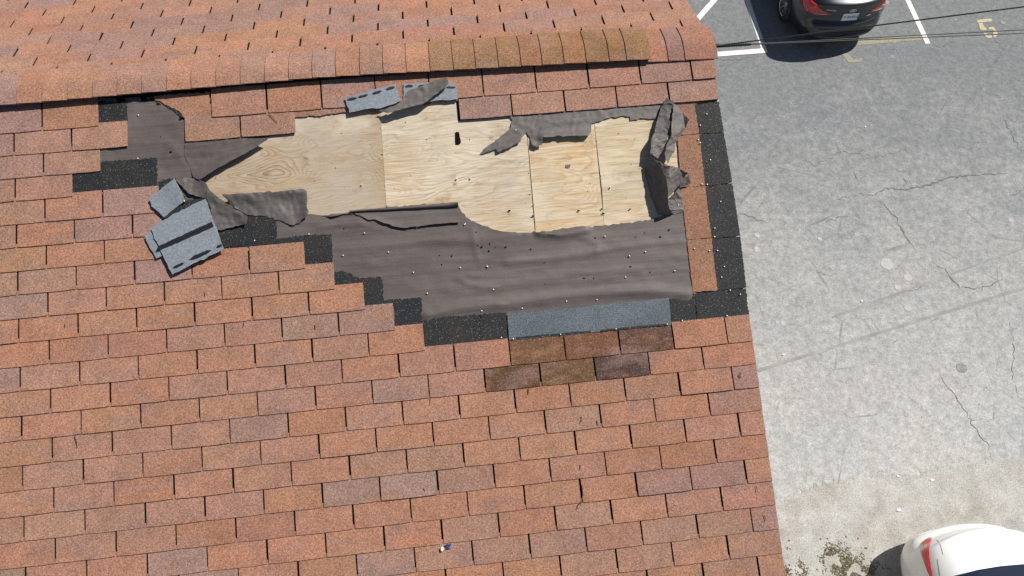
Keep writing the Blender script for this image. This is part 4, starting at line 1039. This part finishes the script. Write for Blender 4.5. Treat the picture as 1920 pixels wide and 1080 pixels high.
def make_car(name, loc, rz, paint, label, dark, wide=1.0):
    t = empty(name, loc, label=label, cat='car', group=None); M = Matrix.Translation(loc) @ Matrix.Rotation(rz, 4, 'Z')
    WM[t.name] = M; t.matrix_basis = M
    me = BODY.copy(); me.materials.append(paint); body = mobj('body', me, t, M)
    # glass
    patch('rear_window', [(-.60, .64), (-.3, .605), (0, .595), (.3, .605), (.60, .64), (.55, 1.0), (.48, 1.28), (0, 1.31), (-.48, 1.28), (-.55, 1.0)], up_cast, M_GLASS, t, M, .004, .05)
    patch('windshield', [(-.64, 3.42), (0, 3.52), (.64, 3.42), (.54, 2.84), (0, 2.80), (-.54, 2.84)], up_cast, M_GLASS, t, M, .004, .06)
    for s in (1, -1):
        patch('side_window', [(1.02, 1.0), (1.12, 1.13), (1.5, 1.28), (1.86, 1.30), (1.84, .985)], side_cast(s), M_GLASS, t, M, .004, .05)
        patch('side_window', [(1.92, .985), (1.94, 1.30), (2.4, 1.29), (2.75, 1.20), (3.2, 1.0), (3.22, .965)], side_cast(s), M_GLASS, t, M, .004, .05)
        patch('door_seam', strip2([(1.88, .30), (1.88, .95)], .006), side_cast(s), M_DARKP, t, M, .0012, .04, .001)
        patch('door_seam', strip2([(2.95, .30), (2.98, .94)], .006), side_cast(s), M_DARKP, t, M, .0012, .04, .001)
        patch('door_seam', strip2([(1.36, .62), (1.22, .80), (1.12, .95)], .006), side_cast(s), M_DARKP, t, M, .0012, .04, .001)
        for y in (1.98, 2.86):
            h = MB(); h.box(-.012, .03, -.10, .10, -.014, .014); hm = h.mesh('door_handle', paint)
            q = BVH.ray_cast(Vector((s * 5, y, .83)), Vector((-s, 0, 0)))[0]
            ho = mobj('door_handle', hm, t, M @ Matrix.Translation(q + Vector((s * .01, 0, 0)))); bv = ho.modifiers.new('b', 'BEVEL'); bv.width = .01; bv.segments = 3
        mm = MB(); mm.box(-.11, .11, -.06, .06, -.07, .07); mo = mobj('mirror', mm.mesh('mirror', paint, True), t, M @ Matrix.Translation((s * .97, 2.98, .98)))
        sb = mo.modifiers.new('s', 'SUBSURF'); sb.levels = 2; sb.render_levels = 2
        for yy in (.98, 3.68):
            wt_ = bpy.data.objects.new('wheel', DISC); Mw = M @ Matrix.Translation((s * .785, yy, .318)) @ Matrix.Rotation(0 if s > 0 else math.pi, 4, 'Z')
            link(wt_, t, Mw); mobj('tyre', TYRE, wt_, Mw); mobj('rim', RIM, wt_, Mw @ Matrix.Rotation(.2, 4, 'X'))
        patch('headlight', [(.45 * s, .62), (.78 * s, .70), (.80 * s, .80), (.70 * s, .78), (.5 * s, .68)], front_cast, M_CLEAR, t, M, .005, .04)
    patch('grille', [(-.36, .50), (.36, .50), (.42, .62), (-.42, .62)], front_cast, M_DARKP, t, M, .004, .05)
    return t, M
def metal_paint(name, c, metal, rough, coat=1.0):
    t = NT(name, rough, .5); p = t.obj(); fl = t.noise(p, 900, 0, .5)
    t.color(t.mix(1, c, t.ramp(fl, [(.3, .8), (.7, 1.2)]), 'MULTIPLY')); t.b.inputs['Metallic'].default_value = metal
    t.b.inputs['Coat Weight'].default_value = coat; t.b.inputs['Coat Roughness'].default_value = .05; return t.m
P_DARK = metal_paint('dark_navy_metallic', (.022, .024, .031), .6, .36)
P_DARK.node_tree.nodes['Principled BSDF'].inputs['Coat Roughness'].default_value = .17
P_WHITE = metal_paint('white_paint', (.74, .75, .74), 0, .4)
DC, DM = make_car('parked_car', (6.35, 6.655, 0), 0, P_DARK, 'dark navy sedan parked in the stall, seen from behind with its licence plate', True)
WC, WMx = make_car('parked_car', (5.07, -2.40, 0), math.pi, P_WHITE, 'white sedan at the bottom right corner, rear end towards the roof damage', False)
def cam_cast(M):
    Mi = M.inverted(); o = Mi @ CAM; R3 = Mi.to_3x3()
    return lambda x, y: (o, (R3 @ ray(x, y)).normalized())
def rear_details(t, M, paint, dark):
    L = [(.36, .845), (.50, .80), (.70, .79), (.86, .80), (.88, .90), (.86, .975), (.70, .985), (.60, .93), (.50, .885)]
    if not dark:
        W_ = [(1725, 1026), (1728, 1018), (1735, 1012), (1743, 1008), (1748, 1009), (1744, 1018), (1742, 1030), (1742.5, 1045), (1745, 1062), (1749, 1080), (1752, 1092), (1745, 1084), (1737, 1066), (1730, 1046), (1726, 1034)]
        for mir in (False, True):
            patch('taillight', W_, cam_cast(M), M_RED, t, M, .006, 4.0, mirror=mir)
            patch('trunk_seam', strip2([(1756, 1012), (1763, 1022), (1768, 1040)], 1.0), cam_cast(M), M_DARKP, t, M, .0012, 3, .001, mirror=mir)
            patch('trunk_seam', strip2([(1757, 1048), (1762, 1080)], 1.0), cam_cast(M), M_DARKP, t, M, .0012, 3, .001, mirror=mir)
        return
    for s in (1, -1):
        def cst(x, z, s=s):
            d = Vector((-s * .62, .72, -.22)).normalized(); p = Vector((s * x, .25 * (x / .88) ** 2 + .1 + max(0, x - .72) * 1.0, z)); return p - d * 3, d
        o = patch('taillight', L, cst, M_RED, t, M, .007, .035)
        if o is None: continue
        patch('reflector_strip', [(.44, .835), (.55, .80), (.68, .79), (.68, .803), (.56, .815), (.46, .845)], cst, M_CLEAR, o, M, .010, .03)
        patch('trunk_seam', strip2([(s * .60, .66), (s * .615, .78), (s * .60, .93)], .007), rear_cast, M_DARKP, t, M, .0012, .03, .001)
        patch('trunk_seam', strip2([(s * .585, .30), (s * .60, .60)], .007), up_cast, M_DARKP, t, M, .0012, .03, .001)
    patch('trunk_seam', strip2([(-.60, .665), (-.3, .65), (0, .645), (.3, .65), (.60, .665)], .008), rear_cast, M_DARKP, t, M, .0012, .03, .001)
    patch('bumper_diffuser', [(-.55, .30), (.55, .30), (.60, .40), (.50, .44), (-.50, .44), (-.60, .40)], rear_cast, M_DARKP, t, M, .004, .05)
    if not dark: return
    # plate
    h = BVH.ray_cast(Vector((0, -5, .80)), Vector((0, 1, 0))); nn = h[1]; yv = h[0].y
    tilt = math.atan2(nn.z, -nn.y)
    Mp = M @ Matrix.Translation((0, yv - .012, .80)) @ Matrix.Rotation(math.pi / 2 - tilt, 4, 'X')
    m = MB(); m.box(-.1525, .1525, -.076, .076, -.008, .004)
    tp = NT('plate_face', .4); p = tp.obj(); x_, y_, z_ = tp.sep(p)
    tp.color(tp.mix(tp.ramp(y_, [(.45, 0), (.56, 1)]), (.72, .77, .82), (.45, .62, .78)))
    pl = mobj('license_plate', m.mesh('license_plate', tp.m), t, Mp)
    mobj('plate_text', text_mesh('P 84953' if dark else 'K 20764', .085, .001, plain('plate_ink', (.02, .08, .22), .5), 'plate_text'), pl, Mp @ Matrix.Translation((.012, -.008, .0062)))
    if dark:
        h = BVH.ray_cast(Vector((0, -5, .94)), Vector((0, 1, 0)))
        tl2 = math.atan2(h[1].z, -h[1].y); Me = M @ Matrix.Translation((0, h[0].y - .006, .94)) @ Matrix.Rotation(math.pi / 2 - tl2, 4, 'X')
        m = MB(); N = 28; ro, ri = (.068, .036), (.058, .028)
        vs = [(ro[0] * math.cos(i * 6.2832 / N), ro[1] * math.sin(i * 6.2832 / N), z) for z in (0, .006) for i in range(N)] + [(ri[0] * math.cos(i * 6.2832 / N), ri[1] * math.sin(i * 6.2832 / N), z) for z in (0, .006) for i in range(N)]
        fs = [(N + i, N + (i + 1) % N, 3 * N + (i + 1) % N, 3 * N + i) for i in range(N)] + [(i, (i + 1) % N, N + (i + 1) % N, N + i) for i in range(N)] + [(2 * N + (i + 1) % N, 2 * N + i, 3 * N + i, 3 * N + (i + 1) % N) for i in range(N)]
        m.add(vs, fs)
        def bar(a, b, w2):
            a, b = Vector(a), Vector(b); d = (b - a).normalized(); n_ = Vector((-d.y, d.x)) * w2
            q = [a - n_, b - n_, b + n_, a + n_]; m.add([(p.x, p.y, z) for z in (0, .006) for p in q], [(4, 5, 6, 7), (0, 1, 5, 4), (1, 2, 6, 5), (2, 3, 7, 6), (3, 0, 4, 7)])
        bar((-.034, -.024), (-.012, .026), .006); bar((.012, -.026), (.034, .024), .006); bar((-.022, -.004), (.022, .006), .005)
        mobj('emblem', m.mesh('emblem', M_CHROME), t, Me)
        h = BVH.ray_cast(Vector((-.40, -5, .93)), Vector((0, 1, 0)))
        yaw = math.atan2(h[1].x, -h[1].y)
        Mt = M @ Matrix.Translation(h[0] + h[1] * .004) @ Matrix.Rotation(yaw, 4, 'Z') @ Matrix.Rotation(math.pi / 2 - math.atan2(h[1].z, math.hypot(h[1].x, h[1].y)), 4, 'X')
        mobj('badge_text', text_mesh('ELANTRA', .042, .002, M_CHROME, 'badge_text'), t, Mt)
        h = BVH.ray_cast(Vector((.40, -5, .76)), Vector((0, 1, 0))); yaw = math.atan2(h[1].x, -h[1].y)
        Mt = M @ Matrix.Translation(h[0] + h[1] * .004) @ Matrix.Rotation(yaw, 4, 'Z') @ Matrix.Rotation(math.pi / 2 - math.atan2(h[1].z, math.hypot(h[1].x, h[1].y)), 4, 'X')
        m = MB(); m.box(-.045, .045, -.012, .012, 0, .004); mobj('trim_badge', m.mesh('trim_badge', M_CHROME), t, Mt)
rear_details(DC, DM, P_DARK, True); rear_details(WC, WMx, P_WHITE, False)

# ------------------------------------------------------------------ service cables at the gable end
A0 = CAM + ray(1341, 86) * ((ZR - .16 - CAM.z) / ray(1341, 86).z)
def cable(px, py, h_end, rad, sag, label):
    B0 = CAM + ray(px, py) * ((ZR + h_end - CAM.z) / ray(px, py).z)
    d = (B0 - A0); P = []
    for i in range(61):
        t = i / 60 * 4.0; q = A0 + d * t; q = q.copy(); q.z -= sag * math.sin(min(1, t) * math.pi) ; P.append(q)
    m = MB(); m.tube(P, rad, 8); org = P[0]
    o = mobj('overhead_cable', mesh('overhead_cable', [p - org for p in m.v], m.f, M_CABLE, True), None, Matrix.Translation(org)); return props(o, label, 'cable', 'service cables at the gable end')
cable(1925, 12, .35, .0042, 0, 'thick upper black cable running right over the dark sedan')
cable(1925, 55.5, -.10, .0032, 0, 'upper of the two thin parallel black cables below the thick one')
cable(1925, 62, -.10, .0032, 0, 'lowest of the three black cables, just under its twin')
# twisted splice and strut holding them to the roof end
br = empty('cable_bracket', A0, label='dark metal bracket with twisted wire splice at the ridge end', cat='bracket')
E1 = Vector((HX1 - .02, A0.y - .10, ZR - .20)); E2 = Vector((HX1 - .02, A0.y - .03, ZR - .18))
m = MB(); m.tube([E1, A0 + Vector((.012, .012, 0))], .006, 8); m.tube([E2, A0], .005, 8); mobj('strut', m.mesh('strut', M_CABLE), br)
B1 = CAM + ray(1925, 59) * ((ZR - .10 - CAM.z) / ray(1925, 59).z); dl = (B1 - A0).normalized()
m = MB(); side = dl.cross(Vector((0, 0, 1))).normalized(); upv = side.cross(dl)
for ph in (0, 2.1, 4.2):
    P = [A0 + dl * (.22 * i / 40) + (side * math.cos(i * .75 + ph) + upv * math.sin(i * .75 + ph)) * .0085 * (1.1 - .5 * i / 40) for i in range(41)]
    m.tube(P, .0042, 6)
mobj('splice', m.mesh('splice', M_CABLE, True), br)
print('visible tabs', nvis, 'objects', len(bpy.data.objects))
